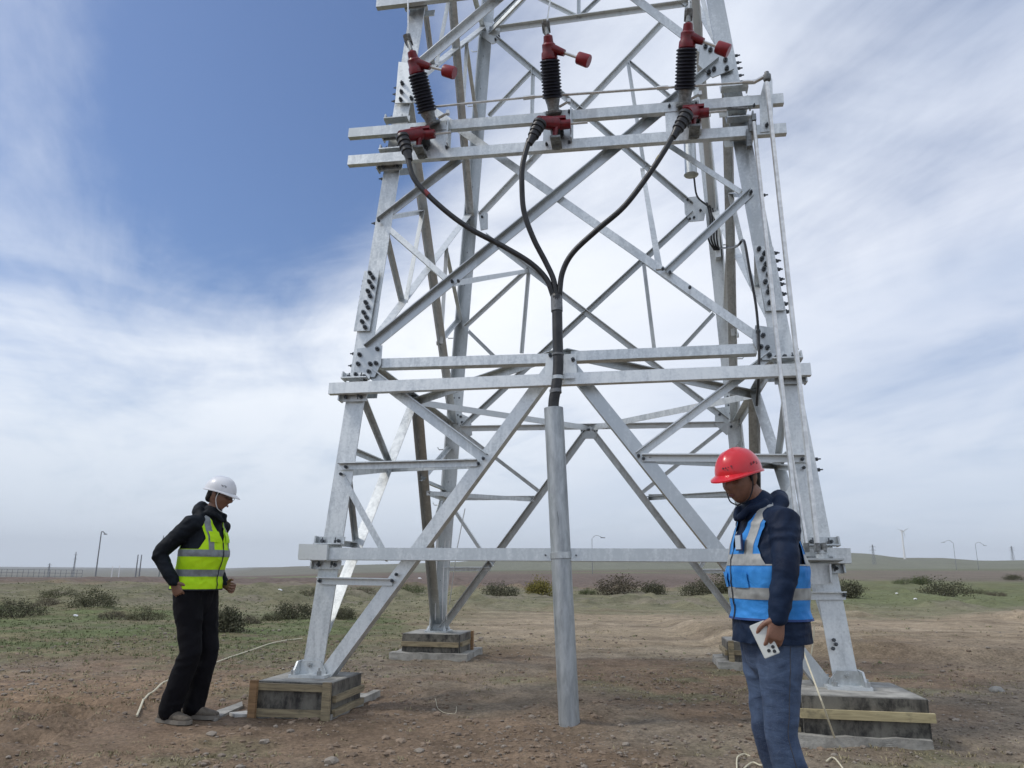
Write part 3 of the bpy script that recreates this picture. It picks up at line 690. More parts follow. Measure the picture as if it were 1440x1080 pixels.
# ------------------------------------------------------------------ foundations
def footing(k, w, d, zg, planks, label, slab=True, sl=(0, 0), sm=(.13, .11)):
    p = legp(k, .42); z1 = ZT[k]; h = z1 - zg
    t = thing('concrete_footing', (p.x, p.y, zg), label, 'concrete footing', 'footings under the tower legs')
    c = Vector((p.x, p.y, (z1 + zg - .12) / 2)); up = Vector((0, 0, 1))
    mb = MB().box(c, XD * w / 2, YD * d / 2, up * (h + .12) / 2); ob = mb.build('concrete_block', CONC, t)
    top = MB().box(Vector((p.x, p.y, z1 + .0012)), XD * (w / 2 - .01), YD * (d / 2 - .01), up * .0012).build('cement_skim', CONC, t)
    # film faced shutter strips on each side
    T = .012
    for (ax, ay, hx, hy) in ((XD, YD, w / 2, d / 2), (YD, XD, d / 2, w / 2)):
        for s in (-1, 1):
            base = Vector((p.x, p.y, 0)) + ay * s * (hy + T / 2 + .002)
            MB().box(base + up * (z1 - .003 - h * .5), ax * (hx - .004), ay * T / 2, up * (h * .5)).build('plywood_shutter', PLY, t)
    for (side, a0, a1, zc, hh, m, lean) in planks:
        ax, ay, hx, hy = (XD, YD, w / 2, d / 2) if side in ('f', 'b') else (YD, XD, d / 2, w / 2)
        s = {'f': -1, 'b': 1, 'l': -1, 'r': 1}[side]
        base = Vector((p.x, p.y, 0)) + ay * s * (hy + T + .019)
        mb = MB()
        if hh > 0:   # a rail
            mb.box(base + ax * (a0 + a1) / 2 + up * zc, ax * (a1 - a0) / 2 + up * lean, ay * .015, up * hh / 2)
        else:        # an upright
            mb.box(base + ax * (a0 + a1) / 2 + up * (zg - .02 + z1 + .012) / 2 + ay * s * .032, ax * (a1 - a0) / 2, ay * .015, up * (h + .03) / 2)
        mb.build('plank', m, t)
    if slab:
        mb = MB().box(Vector((p.x, p.y, zg - .008)) + XD * sl[0] + YD * sl[1], XD * (w / 2 + sm[0]), YD * (d / 2 + sm[1]), up * .045)
        o = mb.build('base_slab', CONC, t)
        sub = bmesh.new(); sub.from_mesh(o.data); bmesh.ops.subdivide_edges(sub, edges=sub.edges, cuts=7, use_grid_fill=True)
        for v in sub.verts: v.co += Vector((mnoise.noise(v.co * 9), mnoise.noise(v.co * 9 + Vector((5, 0, 0))), mnoise.noise(v.co * 9 + Vector((0, 7, 0))))) * .018
        sub.to_mesh(o.data); sub.free()
    return t
footing('FL', .56, .60, .13, [('f', -.28, .28, .343, .048, WOOD, 0), ('f', -.27, .27, .165, .052, WOOD, .004), ('f', -.315, -.26, 0, 0, WOODO, 0), ('f', .25, .31, 0, 0, WOOD, 0),
        ('r', -.29, .30, .265, .045, WOOD, 0), ('r', -.29, .30, .17, .045, WOOD, 0)], 'left front concrete footing framed with orange and green-grey boards', True, (0, 0), (.03, .03))
footing('FR', .76, .74, .15, [('f', -.40, .415, .315, .055, WOODY, 0), ('l', -.37, .30, .37, .05, WOOD, 0), ('l', -.37, .30, .20, .05, WOOD, 0), ('l', -.385, -.33, 0, 0, WOODY, 0), ('l', .1, .16, 0, 0, WOOD, 0)], 'right front concrete footing with one pale yellow plank across its dark face', True, (-.03, -.01), (.03, .06))
footing('BL', .70, .68, .17, [('f', -.36, .355, .305, .055, WOOD, 0), ('r', -.33, .2, .31, .05, WOOD, 0), ('r', .10, .16, 0, 0, WOODO, 0)], 'left rear concrete footing on a pale broad slab, farther back', True)
footing('BR', .70, .68, .17, [('l', -.36, .355, .30, .055, WOOD, 0), ('f', -.36, -.30, 0, 0, WOOD, 0), ('f', -.30, .355, .305, .05, WOOD, 0)], 'right rear concrete footing half hidden behind the red helmeted man', True)

# ------------------------------------------------------------------ steel conduit and cable
n = FN['F']
pb = atZ(801, 1024, .10); pt = on('F', 778.5, 574, .19)
pip = thing('conduit_pipe', pb, 'tall grey steel conduit pipe standing in the soil at the tower front', 'pipe')
axp = (pt - pb).normalized(); Lp = (pt - pb).length
u_ = axp.orthogonal().normalized(); w_ = axp.cross(u_)
mb = MB(); seg = 28; rr = .076
rings = [(-.25, rr), (Lp * .03, rr), (Lp * .98, rr), (Lp, rr), (Lp, rr - .006), (Lp - .3, rr - .006)]
vs = [pb + axp * h + (u_ * math.cos(2 * math.pi * k / seg) + w_ * math.sin(2 * math.pi * k / seg)) * r for h, r in rings for k in range(seg)]
mb.add(vs, [(i * seg + k, i * seg + (k + 1) % seg, (i + 1) * seg + (k + 1) % seg, (i + 1) * seg + k) for i in range(len(rings) - 1) for k in range(seg)])
mb.build('pipe_body', PIPE, pip, smooth='auto')
def band(parent, base, ax, r, h, m, name='clamp_band'): return MB().lathe(base, ax, [(r, 0), (r + .004, .002), (r + .004, h - .002), (r, h)], 24).build(name, m, parent, smooth='auto')
# point on the pipe at the lower beam
t_ = .5
best = min((abs((540 - FPX * ((pb + axp * h) - CAM).dot(cu) / ((pb + axp * h) - CAM).dot(cf)) - 781), h) for h in np.linspace(0, Lp, 400))[1]
cb = pb + axp * best
band(pip, cb - axp * .025, axp, rr + .002, .05, STEEL)
for s in (-1, 1):
    o = MB().box(cb + XD * s * (rr + .035) - n * .02, XD * .035, n * .006, Vector((0, 0, .025))).build('clamp_ear', STEEL, pip)
    q = MB(); hexbolt(q, cb + XD * s * (rr + .04) - n * .012, n, .013); q.build('bolt', BOLT, o)
best = min((abs((540 - FPX * ((pb + axp * h) - CAM).dot(cu) / ((pb + axp * h) - CAM).dot(cf)) - 697), h) for h in np.linspace(0, Lp, 400))[1]
def smooth_path(P, k=8):
    P = [Vector(p) for p in P]; P = [P[0] * 2 - P[1]] + P + [P[-1] * 2 - P[-2]]; out = []
    for i in range(1, len(P) - 2):
        for j in range(k):
            t = j / k; a, b_, c, d = P[i - 1:i + 3]
            out.append(.5 * ((2 * b_) + (c - a) * t + (2 * a - 5 * b_ + 4 * c - d) * t * t + (3 * b_ - a - 3 * c + d) * t ** 3))
    out.append(P[-2]); return out
cab = thing('power_cable', pt, 'black three core power cable rising from the pipe and splitting in three', 'cable')
trunk = [pb.lerp(pt, .9), pt + axp * .02, on('F', 782, 545, .20), on('F', 785, 515, .20), on('F', 784, 470, .20), on('F', 783.5, 440, .20), on('F', 782.5, 414, .21)]
MB().tube(smooth_path(trunk, 6), .043, 16).build('cable_trunk', CABLE, cab, smooth=True)
def oncab(x0, y0, x1, y1, r, m, nm): MB().tube([on('F', x0, y0, .20), on('F', x1, y1, .20)], r + .003, 18).build(nm, m, cab, smooth='auto')
oncab(783.2, 438, 782.6, 416, .046, TAPE, 'breakout_sleeve')
oncab(781.5, 553, 781, 548, .046, TAPE, 'cable_tie'); 
band(cab, on('F', 784.4, 534, .20), Vector((0, 0, 1)), .046, .032, STEEL)
band(cab, on('F', 784.6, 500, .20), Vector((0, 0, 1)), .0455, .018, TAPE)
MB().box(on('F', 799, 529, .16), XD * .05, n * .006, Vector((0, 0, .02))).build('clamp_ear', STEEL, cab)
C1 = [(573, 222, .42), (584, 254, .42), (620, 291, .38), (660, 321, .34), (705, 345, .30), (745, 369, .26), (768, 392, .23), (778, 416, .21)]
C2 = [(744, 196, .42), (735, 232, .42), (734, 262, .40), (737, 298, .36), (750, 335, .31), (767, 368, .26), (778, 392, .23), (782.5, 416, .21)]
C3 = [(947, 190, .42), (933, 214, .42), (909, 250, .40), (877, 291, .37), (840, 323, .33), (806, 355, .28), (791, 383, .24), (786.5, 416, .21)]
for Cn in (C1, C2, C3):
    pts = smooth_path([on('F', *q) for q in Cn], 8)
    MB().tube(pts, .0235, 12).build('cable_core', CABLE, cab, smooth=True)
MB().tube([on('F', 597, 269, .405), on('F', 603, 275, .40)], .025, 12).build('marker_tape', REDT, cab)
MB().tube([on('F', 929, 220, .415), on('F', 925, 226, .41)], .025, 12).build('marker_tape', mat('yellow_tape', (.25, .2, .05), .6), cab)

# ------------------------------------------------------------------ three outdoor cable terminations with arrester-type insulators
def termination(knot, redc, it, ib, cone, low, boot0, boot1, cup, plate_, label, facing):
    base = on('F', *low, .2)
    t = thing('cable_switch', base, label, 'switch', 'switches on the tower front')
    O1, O0 = .42, .17
    pit = on('F', *it, O1); pib = on('F', *ib, O0 + .06); ax = (pit - pib); Ln = ax.length; ax.normalize()
    # ribbed insulator
    ns = 12; prof = [(.045, 0)]
    for i in range(ns):
        h0 = Ln * i / ns; dh = Ln / ns
        prof += [(.076, h0 + dh * .08), (.091, h0 + dh * .35), (.090, h0 + dh * .60), (.076, h0 + dh * .92)]
    prof += [(.045, Ln)]
    MB().lathe(pib, ax, prof, 26).build('insulator', INS, t, smooth='auto')
    # cast foot
    pc = on('F', *cone, O0)
    MB().lathe(pc, (pib - pc), [(.075, 0), (.078, .02), (.052, .03), (.056, (pib - pc).length * .6), (.070, (pib - pc).length)], 18).build('cast_foot', CASTM, t, smooth='auto')
    q = on('F', cone[0] + 12, cone[1] - 10, O0)
    lev = MB().tube([q - XD * .03, q + XD * .06 + Vector((0, 0, .05))], .012, 8).box(q + XD * .06 + Vector((0, 0, .05)), XD * .014, n * .02, Vector((0, 0, .018)))
    lev.build('lever', ROD, t)
    # red head with side arm
    pr = on('F', *redc, O1 + .02); hd = (pr - pit)
    top = pit + ax * .22
    MB().lathe(pit - ax * .004, ax, [(.066, 0), (.074, .012), (.070, .06), (.060, .075), (.060, .13), (.045, .145), (.040, .20), (.02, .21)], 16).build('red_head_cover', RED, t, smooth='auto')
    cu_ = on('F', *cup, O1 + .05); arm0 = pit + ax * .10; dv = (cu_ - arm0)
    MB().tube([arm0, arm0 + dv * .45], [.050, .030], 12).build('red_arm_cover', RED, t, smooth='auto')
    MB().tube([arm0 + dv * .4, cu_], .013, 10).build('contact_rod', ROD, t, smooth='auto')
    dn = dv.normalized(); a2 = (dn * .35 + Vector((0, 0, 1)) * .0 + XD * .5).normalized()
    a2 = dn
    MB().lathe(cu_ - a2 * .06, a2, [(.050, 0), (.054, .006), (.058, .10), (.054, .112), (.03, .113)], 20).build('red_end_cup', REDL, t, smooth='auto')
    # terminal clamp on top and the down lead
    kn = on('F', *knot, O1 + .02)
    MB().tube([top - ax * .02, kn], .018, 8).tube([kn - ax * .06 - XD * .0, kn + ax * .055], [.024, .036], 8).box(kn + ax * .0, XD * .036, n * .03, ax * .026).build('terminal_clamp', CASTM, t)
    # mounting plate across the two beams
    (x0, y0), (x1, y1) = plate_
    c0 = on('F', (x0 + x1) / 2, (y0 + y1) / 2, .115); wdt = (on('F', x1, (y0 + y1) / 2, .115) - on('F', x0, (y0 + y1) / 2, .115)).length / 2
    hgt = (on('F', x0, y0, .115) - on('F', x0, y1, .115)).length / 2
    upv = n.cross(XD).normalized(); upv = upv if upv.z > 0 else -upv
    pl = MB().box(c0, XD * wdt, upv * hgt, n * .008).box(c0 + XD * wdt * .9 + n * .05, XD * .006, upv * hgt * .8, n * .045).build('mounting_plate', STEEL, t)
    bb = MB(); [hexbolt(bb, c0 + XD * wdt * .75 * i + upv * hgt * .82 * j + n * .01, n, .014) for i in (-1, 1) for j in (-1, 1)]
    b2 = bb.build('bolts', BOLT, pl); b2['kind'] = 'stuff'
    # black contact housing and red cover below
    lc = on('F', *low, .26)
    fd = facing
    MB().lathe(lc - n * .14, n, [(.055, 0), (.060, .03), (.060, .14), (.05, .16)], 18).build('black_bushing', BLKR, t, smooth='auto')
    b0 = on('F', *boot0, .40)
    rc = MB(); rc.tube([lc + n * .02, b0 + (b0 - lc) * .1], [.062, .055], 14); rc.tube([lc + fd * .0, lc + fd * .13], [.05, .042], 12); rc.tube([lc + n * .04, lc + n * .04 + Vector((0, 0, -.15)) - fd * .01], [.034, .020], 8)
    rc.box(lc + Vector((0, 0, .045)), fd * .09, n * .05, Vector((0, 0, .012)))
    rc.build('red_joint_cover', RED, t, smooth='auto')
    MB().tube([lc + fd * .12, lc + fd * .28], .011, 8).build('contact_rod', ROD, t, smooth='auto')
    MB().box(lc + Vector((0, 0, -.17)) + n * .0, XD * .045, n * .09, Vector((0, 0, .01))).box(lc + Vector((0, 0, -.185)) - n * .05, XD * .03, n * .02, Vector((0, 0, .015))).build('lower_bracket', CASTM, t)
    # ribbed boot
    b1 = on('F', *boot1, .42); bx = (b1 - b0); bl = bx.length; prof = [(.03, -.02), (.060, .0)]
    for i in range(4):
        h = bl * .72 * i / 4; prof += [(.062 - i * .004, h + .004), (.062 - i * .004, h + bl * .10), (.052 - i * .004, h + bl * .12), (.052 - i * .004, h + bl * .17)]
    prof += [(.036, bl * .76), (.030, bl * .98), (.022, bl)]
    MB().lathe(b0, bx, prof, 20).build('ribbed_boot', BLKR, t, smooth='auto')
    return kn, ax
T = [((574, 57), (583, 90), (587, 104), (601, 158), (609, 176), (592, 190), (566, 192), (576, 226), (632, 101), ((598, 174), (634, 214)), 'leftmost switch with red covers and leaning black insulator on the beams', XD),
     ((768, 39), (771, 68), (773, 84), (777, 139), (779, 160), (782, 176), (760, 172), (744, 203), (821, 84), ((764, 156), (806, 208)), 'middle switch with red covers, its insulator upright above the cable split', XD),
     ((968, 22), (966, 50), (966, 68), (963, 127), (963, 150), (975, 160), (966, 160), (946, 194), (1017, 69), ((936, 145), (986, 198)), 'rightmost switch with red covers, nearest the operating rods', XD)]
tips = []
for a in T: tips.append(termination(*a))
for (kn, ax), (ex, ey), lab in zip(tips, [(570, -60), (779, -60), (968, -60)], ['bare wire rising from the leftmost switch clamp', 'bare wire rising from the middle switch clamp', 'bare wire rising from the rightmost switch clamp']):
    e = on('F', ex, ey, .5)
    tag(MB().tube(smooth_path([kn, kn.lerp(e, .5) + XD * .01, e], 5), .0075, 6).build('down_lead', ROD, None), lab, 'wire', 'bare wires above the switches')

# ------------------------------------------------------------------ operating linkage
link = thing('operating_linkage', on('F', 1149, 787, .3), 'bright operating rods running down the right leg to a bracket', 'operating linkage')
def rodp(a, c, r, m=ROD, nm='operating_rod', seg=10): return MB().tube([on('F', *a), on('F', *c)], r, seg).build(nm, m, link, smooth='auto')
rodp((1078, 116, .24), (1149, 764, .26), .019); rodp((1060, 172, .20), (1123, 764, .26), .017)
rodp((1100, 560, .14), (1134, 764, .26), .012)
cr_ = [on('F', 612, 150, .20), on('F', 742, 137, .20)]
MB().tube(cr_, .011, 8).build('cross_rod', ROD, link); rodp((742, 137, .20), (925, 124, .20), .012, nm='cross_rod'); rodp((925, 124, .20), (1048, 116, .20), .011, nm='cross_rod')
rodp((736, 138, .20), (752, 136, .20), .019, nm='rod_joint'); rodp((924, 124, .20), (940, 123, .20), .019, nm='rod_joint')
rodp((1044, 116, .2), (1062, 115, .2), .020, nm='rod_joint'); rodp((1060, 116, .21), (1078, 106, .24), .016, nm='crank_arm')
MB().lathe(on('F', 1079, 113, .24), Vector((0, 0, 1)), [(.03, 0), (.034, .01), (.034, .05), (.02, .055), (.02, .08)], 12).build('crank_head', CASTM, link, smooth='auto')
c0 = on('F', 1076, 160, .13); P = [(1069, 187), (1087, 185), (1086, 112), (1076, 108), (1068, 140)]
vv = [on('F', x, y, .128) for x, y in P]; vs = vv + [v + n * .01 for v in vv]
MB().add(vs, [tuple(range(5)), tuple(range(9, 4, -1))] + [(i, (i + 1) % 5, 5 + (i + 1) % 5, 5 + i) for i in range(5)]).build('crank_plate', STEEL, link)
q = MB(); hexbolt(q, on('F', 1078, 177, .14), n, .016); hexbolt(q, on('F', 1060, 150, .14), n, .012); o = q.build('bolts', BOLT, link); o['kind'] = 'stuff'
mb = MB(); mb.box(on('F', 1058, 178, .16), XD * .03, n * .03, Vector((0, 0, .06))); mb.box(on('F', 1060, 166, .19), XD * .018, n * .02, Vector((0, 0, .03))); mb.box(on('F', 1053, 196, .14), XD * .02, n * .03, Vector((0, 0, .08)))
mb.tube([on('F', 1030, 152, .15), on('F', 1052, 152, .17)], .012, 8); mb.build('crank_box', CASTM, link)
# lower bracket of the linkage
bp = on('F', 1146, 788, .26)
MB().box(bp, XD * .17, n * .10, Vector((0, 0, .006))).build('bracket_plate', STEEL, link)
MB().box(bp + Vector((0, 0, -.09)) - n * .03, XD * .11, n * .008, Vector((0, 0, .07))).box(bp + Vector((0, 0, -.09)) - n * .0 + XD * .09, XD * .006, n * .04, Vector((0, 0, .06))).build('bracket_leg', STEEL, link)
for x in (1123, 1134, 1149, 1158):
    q = on('F', x, 770, .27)
    MB().box(q, XD * .016, n * .024, Vector((0, 0, .030))).box(q + n * .026, XD * .008, n * .006, Vector((0, 0, .02))).build('rod_clamp', CASTM, link)
MB().tube([bp + Vector((0, 0, .01)) - XD * .1, bp + Vector((0, 0, .01)) + XD * .12], .018, 10).build('shaft', CASTM, link)
MB().lathe(bp + XD * .05, Vector((0, 0, 1)), [(.05, 0), (.05, .04), (.03, .05), (.03, .07)], 14).build('bearing', STEEL, link)
# surge counter tube and its cables on the back right leg
arr = thing('surge_arrester', LN('BR', 225), 'grey cylinder hung behind the beams on the right rear leg', 'surge arrester')
MB().lathe(on('B', 972, 247, -.22), Vector((0, 0, 1)), [(.085, 0), (.095, .01), (.075, .015), (.075, .52), (.05, .54)], 18).build('housing', CASTM if 0 else STEEL, arr, smooth='auto')
MB().tube(smooth_path([on('B', 976, 250, -.2), on('B', 980, 275, -.2), on('B', 992, 287, -.2), on('B', 1000, 292, -.2)], 5), .012, 6).build('tail_lead', CABLE, arr)
jb = thing('cable_bracket', on('B', 1003, 320, -.1), 'small bracket with looped black leads beside the right rear leg', 'bracket')
MB().box(on('B', 1008, 325, -.05), XD * .03, n * .05, Vector((0, 0, .38))).build('bracket_plate', STEEL, jb)
for i in range(4):
    MB().tube(smooth_path([on('B', 994 + i * 4, 285 + i * 4, -.15), on('B', 999 + i * 3, 310, -.22), on('B', 996 + i * 4, 335, -.2), on('B', 1005 + i * 2, 352, -.15)], 5), .011, 6).build('lead', CABLE, jb)
rs = [(1012, 350, 'B', -.1), (1034, 348, 'B', -.1)]
gw = smooth_path([on('B', 1012, 349, -.1), on('F', 1034, 347, -.5), on('F', 1044, 338, -.1), on('F', 1048, 345, .05), on('F', 1054, 380, .06), on('F', 1063, 430, .06), on('F', 1067, 480, .06), on('F', 1067, 525, .06), on('F', 1064, 570, -.25)], 6)
tag(MB().tube(gw, .011, 7).build('ground_wire', CABLE, None), 'thin black wire running down beside the bolted right front leg', 'wire')

# ------------------------------------------------------------------ people
def loft(mb, pts, rad, ref=Vector((1, 0, 0)), seg=20, round_=True):
    """pts: centres, rad: (a along ref, b across).  closed rounded ends"""
    pts = [Vector(p) for p in pts]; n_ = len(pts); rad = [(r, r) if isinstance(r, (int, float)) else r for r in rad]
    P = []; Rr = []
    def tan(i): return (pts[min(i + 1, n_ - 1)] - pts[max(i - 1, 0)]).normalized()
    if round_:
        t = tan(0); m_ = min(rad[0])
        for k in (.98, .8, .45): a = math.asin(k); P.append(pts[0] - t * m_ * k); Rr.append((rad[0][0] * math.cos(a), rad[0][1] * math.cos(a), t))
    for i in range(n_): P.append(pts[i]); Rr.append((rad[i][0], rad[i][1], tan(i)))
    if round_:
        t = tan(n_ - 1); m_ = min(rad[-1])
        for k in (.45, .8, .98): a = math.asin(k); P.append(pts[-1] + t * m_ * k); Rr.append((rad[-1][0] * math.cos(a), rad[-1][1] * math.cos(a), t))
    vs = []
    for p, (a, b_, t) in zip(P, Rr):
        u = (ref - t * ref.dot(t)).normalized(); w = t.cross(u)
        vs += [p + u * a * math.cos(2 * math.pi * k / seg) + w * b_ * math.sin(2 * math.pi * k / seg) for k in range(seg)]
    m_ = len(P)
    fs = [(i * seg + k, i * seg + (k + 1) % seg, (i + 1) * seg + (k + 1) % seg, (i + 1) * seg + k) for i in range(m_ - 1) for k in range(seg)]
    fs += [tuple(range(seg - 1, -1, -1)), tuple(range((m_ - 1) * seg, m_ * seg))]
    mb.add(vs, fs)
def blob(mb, voxel=.008, smooth=4, wr=None):
    """join overlapping closed shapes into one skin; wr(co)->displacement"""
    me = bpy.data.meshes.new('tmp'); me.from_pydata([tuple(v) for v in mb.v], [], mb.f); me.update()
    bm = bmesh.new(); bm.from_mesh(me); 
    bmesh.ops.recalc_face_normals(bm, faces=bm.faces); bm.to_mesh(me); bm.free()
    o = bpy.data.objects.new('tmp', me); COL.objects.link(o)
    md = o.modifiers.new('r', 'REMESH'); md.mode = 'VOXEL'; md.voxel_size = voxel
    if smooth:
        ms = o.modifiers.new('s', 'SMOOTH'); ms.factor = .6; ms.iterations = smooth
    dg = bpy.context.evaluated_depsgraph_get(); me2 = bpy.data.meshes.new_from_object(o.evaluated_get(dg))
    bpy.data.objects.remove(o); bpy.data.meshes.remove(me)
    if wr:
        nrm = [v.normal.copy() for v in me2.vertices]
        for v, nn_ in zip(me2.vertices, nrm): v.co += nn_ * wr(v.co)
    for p in me2.polygons: p.use_smooth = True
    return me2
def mk(name, me, m, parent):
    me.name = name; me.materials.clear(); me.materials.append(m); o = bpy.data.objects.new(name, me); COL.objects.link(o); o.parent = parent; return o
def wrinkle(amp, sc=9, zst=1.7, seed=0, sharp=True):
    off = Vector((seed * 3.1, seed * 1.7, seed))
    def f(c):
        q = Vector((c.x * sc, c.y * sc, c.z * sc * zst)) + off
        q = q + Vector((mnoise.noise(q * .7), mnoise.noise(q * .7 + Vector((9, 0, 0))), mnoise.noise(q * .7 + Vector((0, 9, 0))))) * .8
        v = mnoise.noise(q)
        if sharp: v = (1 - 2.2 * abs(v)) * .7
        return amp * v + amp * .35 * mnoise.noise(q * 2.7)
    return f
def cutmesh(me, keep, planes=()):
    """bisect along planes, then keep faces whose centre satisfies keep(); returns a new mesh"""
    bm = bmesh.new(); bm.from_mesh(me)
    for co, no in planes:
        bmesh.ops.bisect_plane(bm, geom=bm.verts[:] + bm.edges[:] + bm.faces[:], plane_co=co, plane_no=no, dist=1e-5)
    dead = [f for f in bm.faces if not keep(f.calc_center_median())]
    bmesh.ops.delete(bm, geom=dead, context='FACES')
    m2 = bpy.data.meshes.new('cut'); bm.to_mesh(m2); bm.free()
    for p in m2.polygons: p.use_smooth = True
    return m2
def puff(me, d, thick=0):
    nr = [v.normal.copy() for v in me.vertices]
    for v, k in zip(me.vertices, nr): v.co += k * d
    if thick:
        bm = bmesh.new(); bm.from_mesh(me)
        bmesh.ops.solidify(bm, geom=bm.faces[:], thickness=thick); bm.to_mesh(me); bm.free()
        for p in me.polygons: p.use_smooth = True
    return me
def hand(mb, wrist, d, nrm, thumb_side, curl=.5, L=.185, spread=1.):
    """d: pointing direction, nrm: back-of-hand normal, thumb_side: direction towards the thumb"""
    d = d.normalized(); th = (thumb_side - d * thumb_side.dot(d)).normalized(); nb = (nrm - d * nrm.dot(d)); nb = (nb - th * nb.dot(th)).normalized()
    pal = L * .52
    loft(mb, [wrist - d * .03, wrist, wrist + d * pal * .35, wrist + d * pal * .75, wrist + d * pal], [(.026, .020), (.027, .019), (.036, .016), (.041, .0145), (.040, .012)], th, 14)
    lens = [.078, .086, .080, .062]; offs = [.031, .0105, -.0105, -.030]
    for k, (ln, of) in enumerate(zip(lens, offs)):
        p = wrist + d * (pal - .006) + th * of * spread; dirv = (d + th * (of * 1.3)).normalized(); pts = [p - dirv * .03, p]; c = curl * (1 + .12 * k)
        a = 0
        for s_, f in enumerate((.45, .32, .23)):
            a += c * (.75, 1.1, .8)[s_]
            dv = dirv * math.cos(a) - nb * math.sin(a); p = p + dv * ln * f; pts.append(p)
        loft(mb, pts, [.0095, .0098, .0088, .0080, .0068], th, 10)
    p = wrist + d * pal * .25 + th * .026; dv = (d * .62 + th * .70 - nb * .35).normalized(); pts = [p - dv * .015, p, p + dv * .036, p + dv * .036 + (dv * .7 + d * .5 - nb * .25).normalized() * .030, p + dv * .036 + (dv * .5 + d * .7 - nb * .35).normalized() * .055]
    loft(mb, pts, [.014, .0145, .0115, .0105, .0080], nb, 10)
def head_shapes(mb, H, k=1.0):
    """H: matrix of the head (origin centre of skull, front -Y)"""
    def tr(p): return H @ Vector(p)
    me = bpy.data.meshes.new('h'); bm = bmesh.new(); bmesh.ops.create_uvsphere(bm, u_segments=44, v_segments=34, radius=1)
    def gs(p, c, s): return math.exp(-((p.x - c[0]) ** 2 / s[0] ** 2 + (p.y - c[1]) ** 2 / s[1] ** 2 + (p.z - c[2]) ** 2 / s[2] ** 2))
    for v in bm.verts:
        u = v.co.normalized()
        x = u.x * .076; y = u.y * .096; z = u.z * .112
        if u.z < 0:      # jaw narrows
            t = -u.z; x *= 1 - .30 * t ** 1.3; 
            if y > 0: y *= 1 - .45 * t
            else: y *= 1 - .10 * t
            z *= 1.06
        if y < 0: y = -abs(y) ** 1 * (1 - .10 * (1 - abs(u.x)) * max(0, u.z))
        p = Vector((x, y, z)); d_ = Vector((0, -1, 0))
        p += d_ * .030 * gs(p, (0, -.095, -.024), (.012, .03, .018))      # nose tip
        p += d_ * .012 * gs(p, (0, -.095, .000), (.010, .03, .022))       # nose bridge
        for s in (-1, 1):
            p -= d_ * .015 * gs(p, (s * .032, -.088, .006), (.017, .03, .012))   # sockets
            p += d_ * .004 * gs(p, (s * .032, -.088, .004), (.011, .03, .006))   # lids
            p += d_ * .009 * gs(p, (s * .034, -.085, .024), (.022, .03, .008))   # brows
            p += d_ * .008 * gs(p, (s * .044, -.075, -.028), (.020, .03, .016))  # cheeks
        p += d_ * .007 * gs(p, (0, -.09, -.058), (.022, .03, .0065)) + d_ * .007 * gs(p, (0, -.09, -.070), (.018, .03, .006)) - d_ * .004 * gs(p, (0, -.09, -.064), (.024, .03, .003))
        p += d_ * .010 * gs(p, (0, -.08, -.100), (.022, .03, .016))
        v.co = p
    vs = [tr(v.co * k) for v in bm.verts]; fs = [tuple(v.index for v in f.verts) for f in bm.faces]; bm.free()
    mb.add(vs, fs)
    for s in (-1, 1):   # ears
        loft(mb, [tr((s * .070 * k, .012, -.028)), tr((s * .078 * k, .016, 0)), tr((s * .080 * k, .020, .022))], [(.008, .012), (.009, .018), (.008, .014)], H.to_3x3() @ Vector((1, 0, 0)), 12)
def helmet(H, parent, m, print_m, lab):
    """hard hat in head space: dome, ridge, brim"""
    mb = MB(); seg = 48; rows = 14; vs = []
    A, Bv, Hh = .106, .128, .118; z0 = .022
    for i in range(rows + 1):
        ph = (math.pi / 2) * i / rows
        for k in range(seg):
            a = 2 * math.pi * k / seg; x = math.sin(a) * A * math.cos(ph) ** .82; y = -math.cos(a) * Bv * math.cos(ph) ** .82 + .006; z = z0 + Hh * math.sin(ph) ** 1.0
            rid = math.exp(-(x / .018) ** 2) * .007 * math.sin(ph) ** .5 + sum(math.exp(-((x - s * .045) / .010) ** 2) * .0035 * math.sin(ph) for s in (-1, 1))
            z += rid; vs.append(Vector((x, y, z)))
    # inner wall
    n0 = len(vs)
    fs = [(i * seg + k, i * seg + (k + 1) % seg, (i + 1) * seg + (k + 1) % seg, (i + 1) * seg + k) for i in range(rows) for k in range(seg)]
    o = MB().add([H @ v for v in vs], fs).build('shell', m, parent, smooth=True) if 0 else None
    hm = MB().add([H @ v for v in vs], fs)
    # brim: narrow rim all round, long peak in front
    bv = []
    for k in range(seg):
        a = 2 * math.pi * k / seg; fr = max(0, math.cos(a)); r1 = .010 + .032 * fr ** 2.2
        x = math.sin(a); y = -math.cos(a)
        inner = Vector((x * (A - .004), y * (Bv - .004) + .006, z0 - .002)); outer = Vector((x * (A + r1 * (.6 + .4 * fr)), y * (Bv + r1) + .006, z0 - .010 - .014 * fr ** 2 + .004 * abs(x) ** 2))
        bv += [inner + Vector((0, 0, .006)), outer + Vector((0, 0, .003)), outer - Vector((0, 0, .004)), inner - Vector((0, 0, .004))]
    bf = []
    for k in range(seg):
        a = k * 4; c = ((k + 1) % seg) * 4
        for j in range(4): bf.append((a + j, a + (j + 1) % 4, c + (j + 1) % 4, c + j))
    hm.add([H @ v for v in bv], bf)
    hat = hm.build('hard_hat', m, parent, smooth='auto')
    return hat
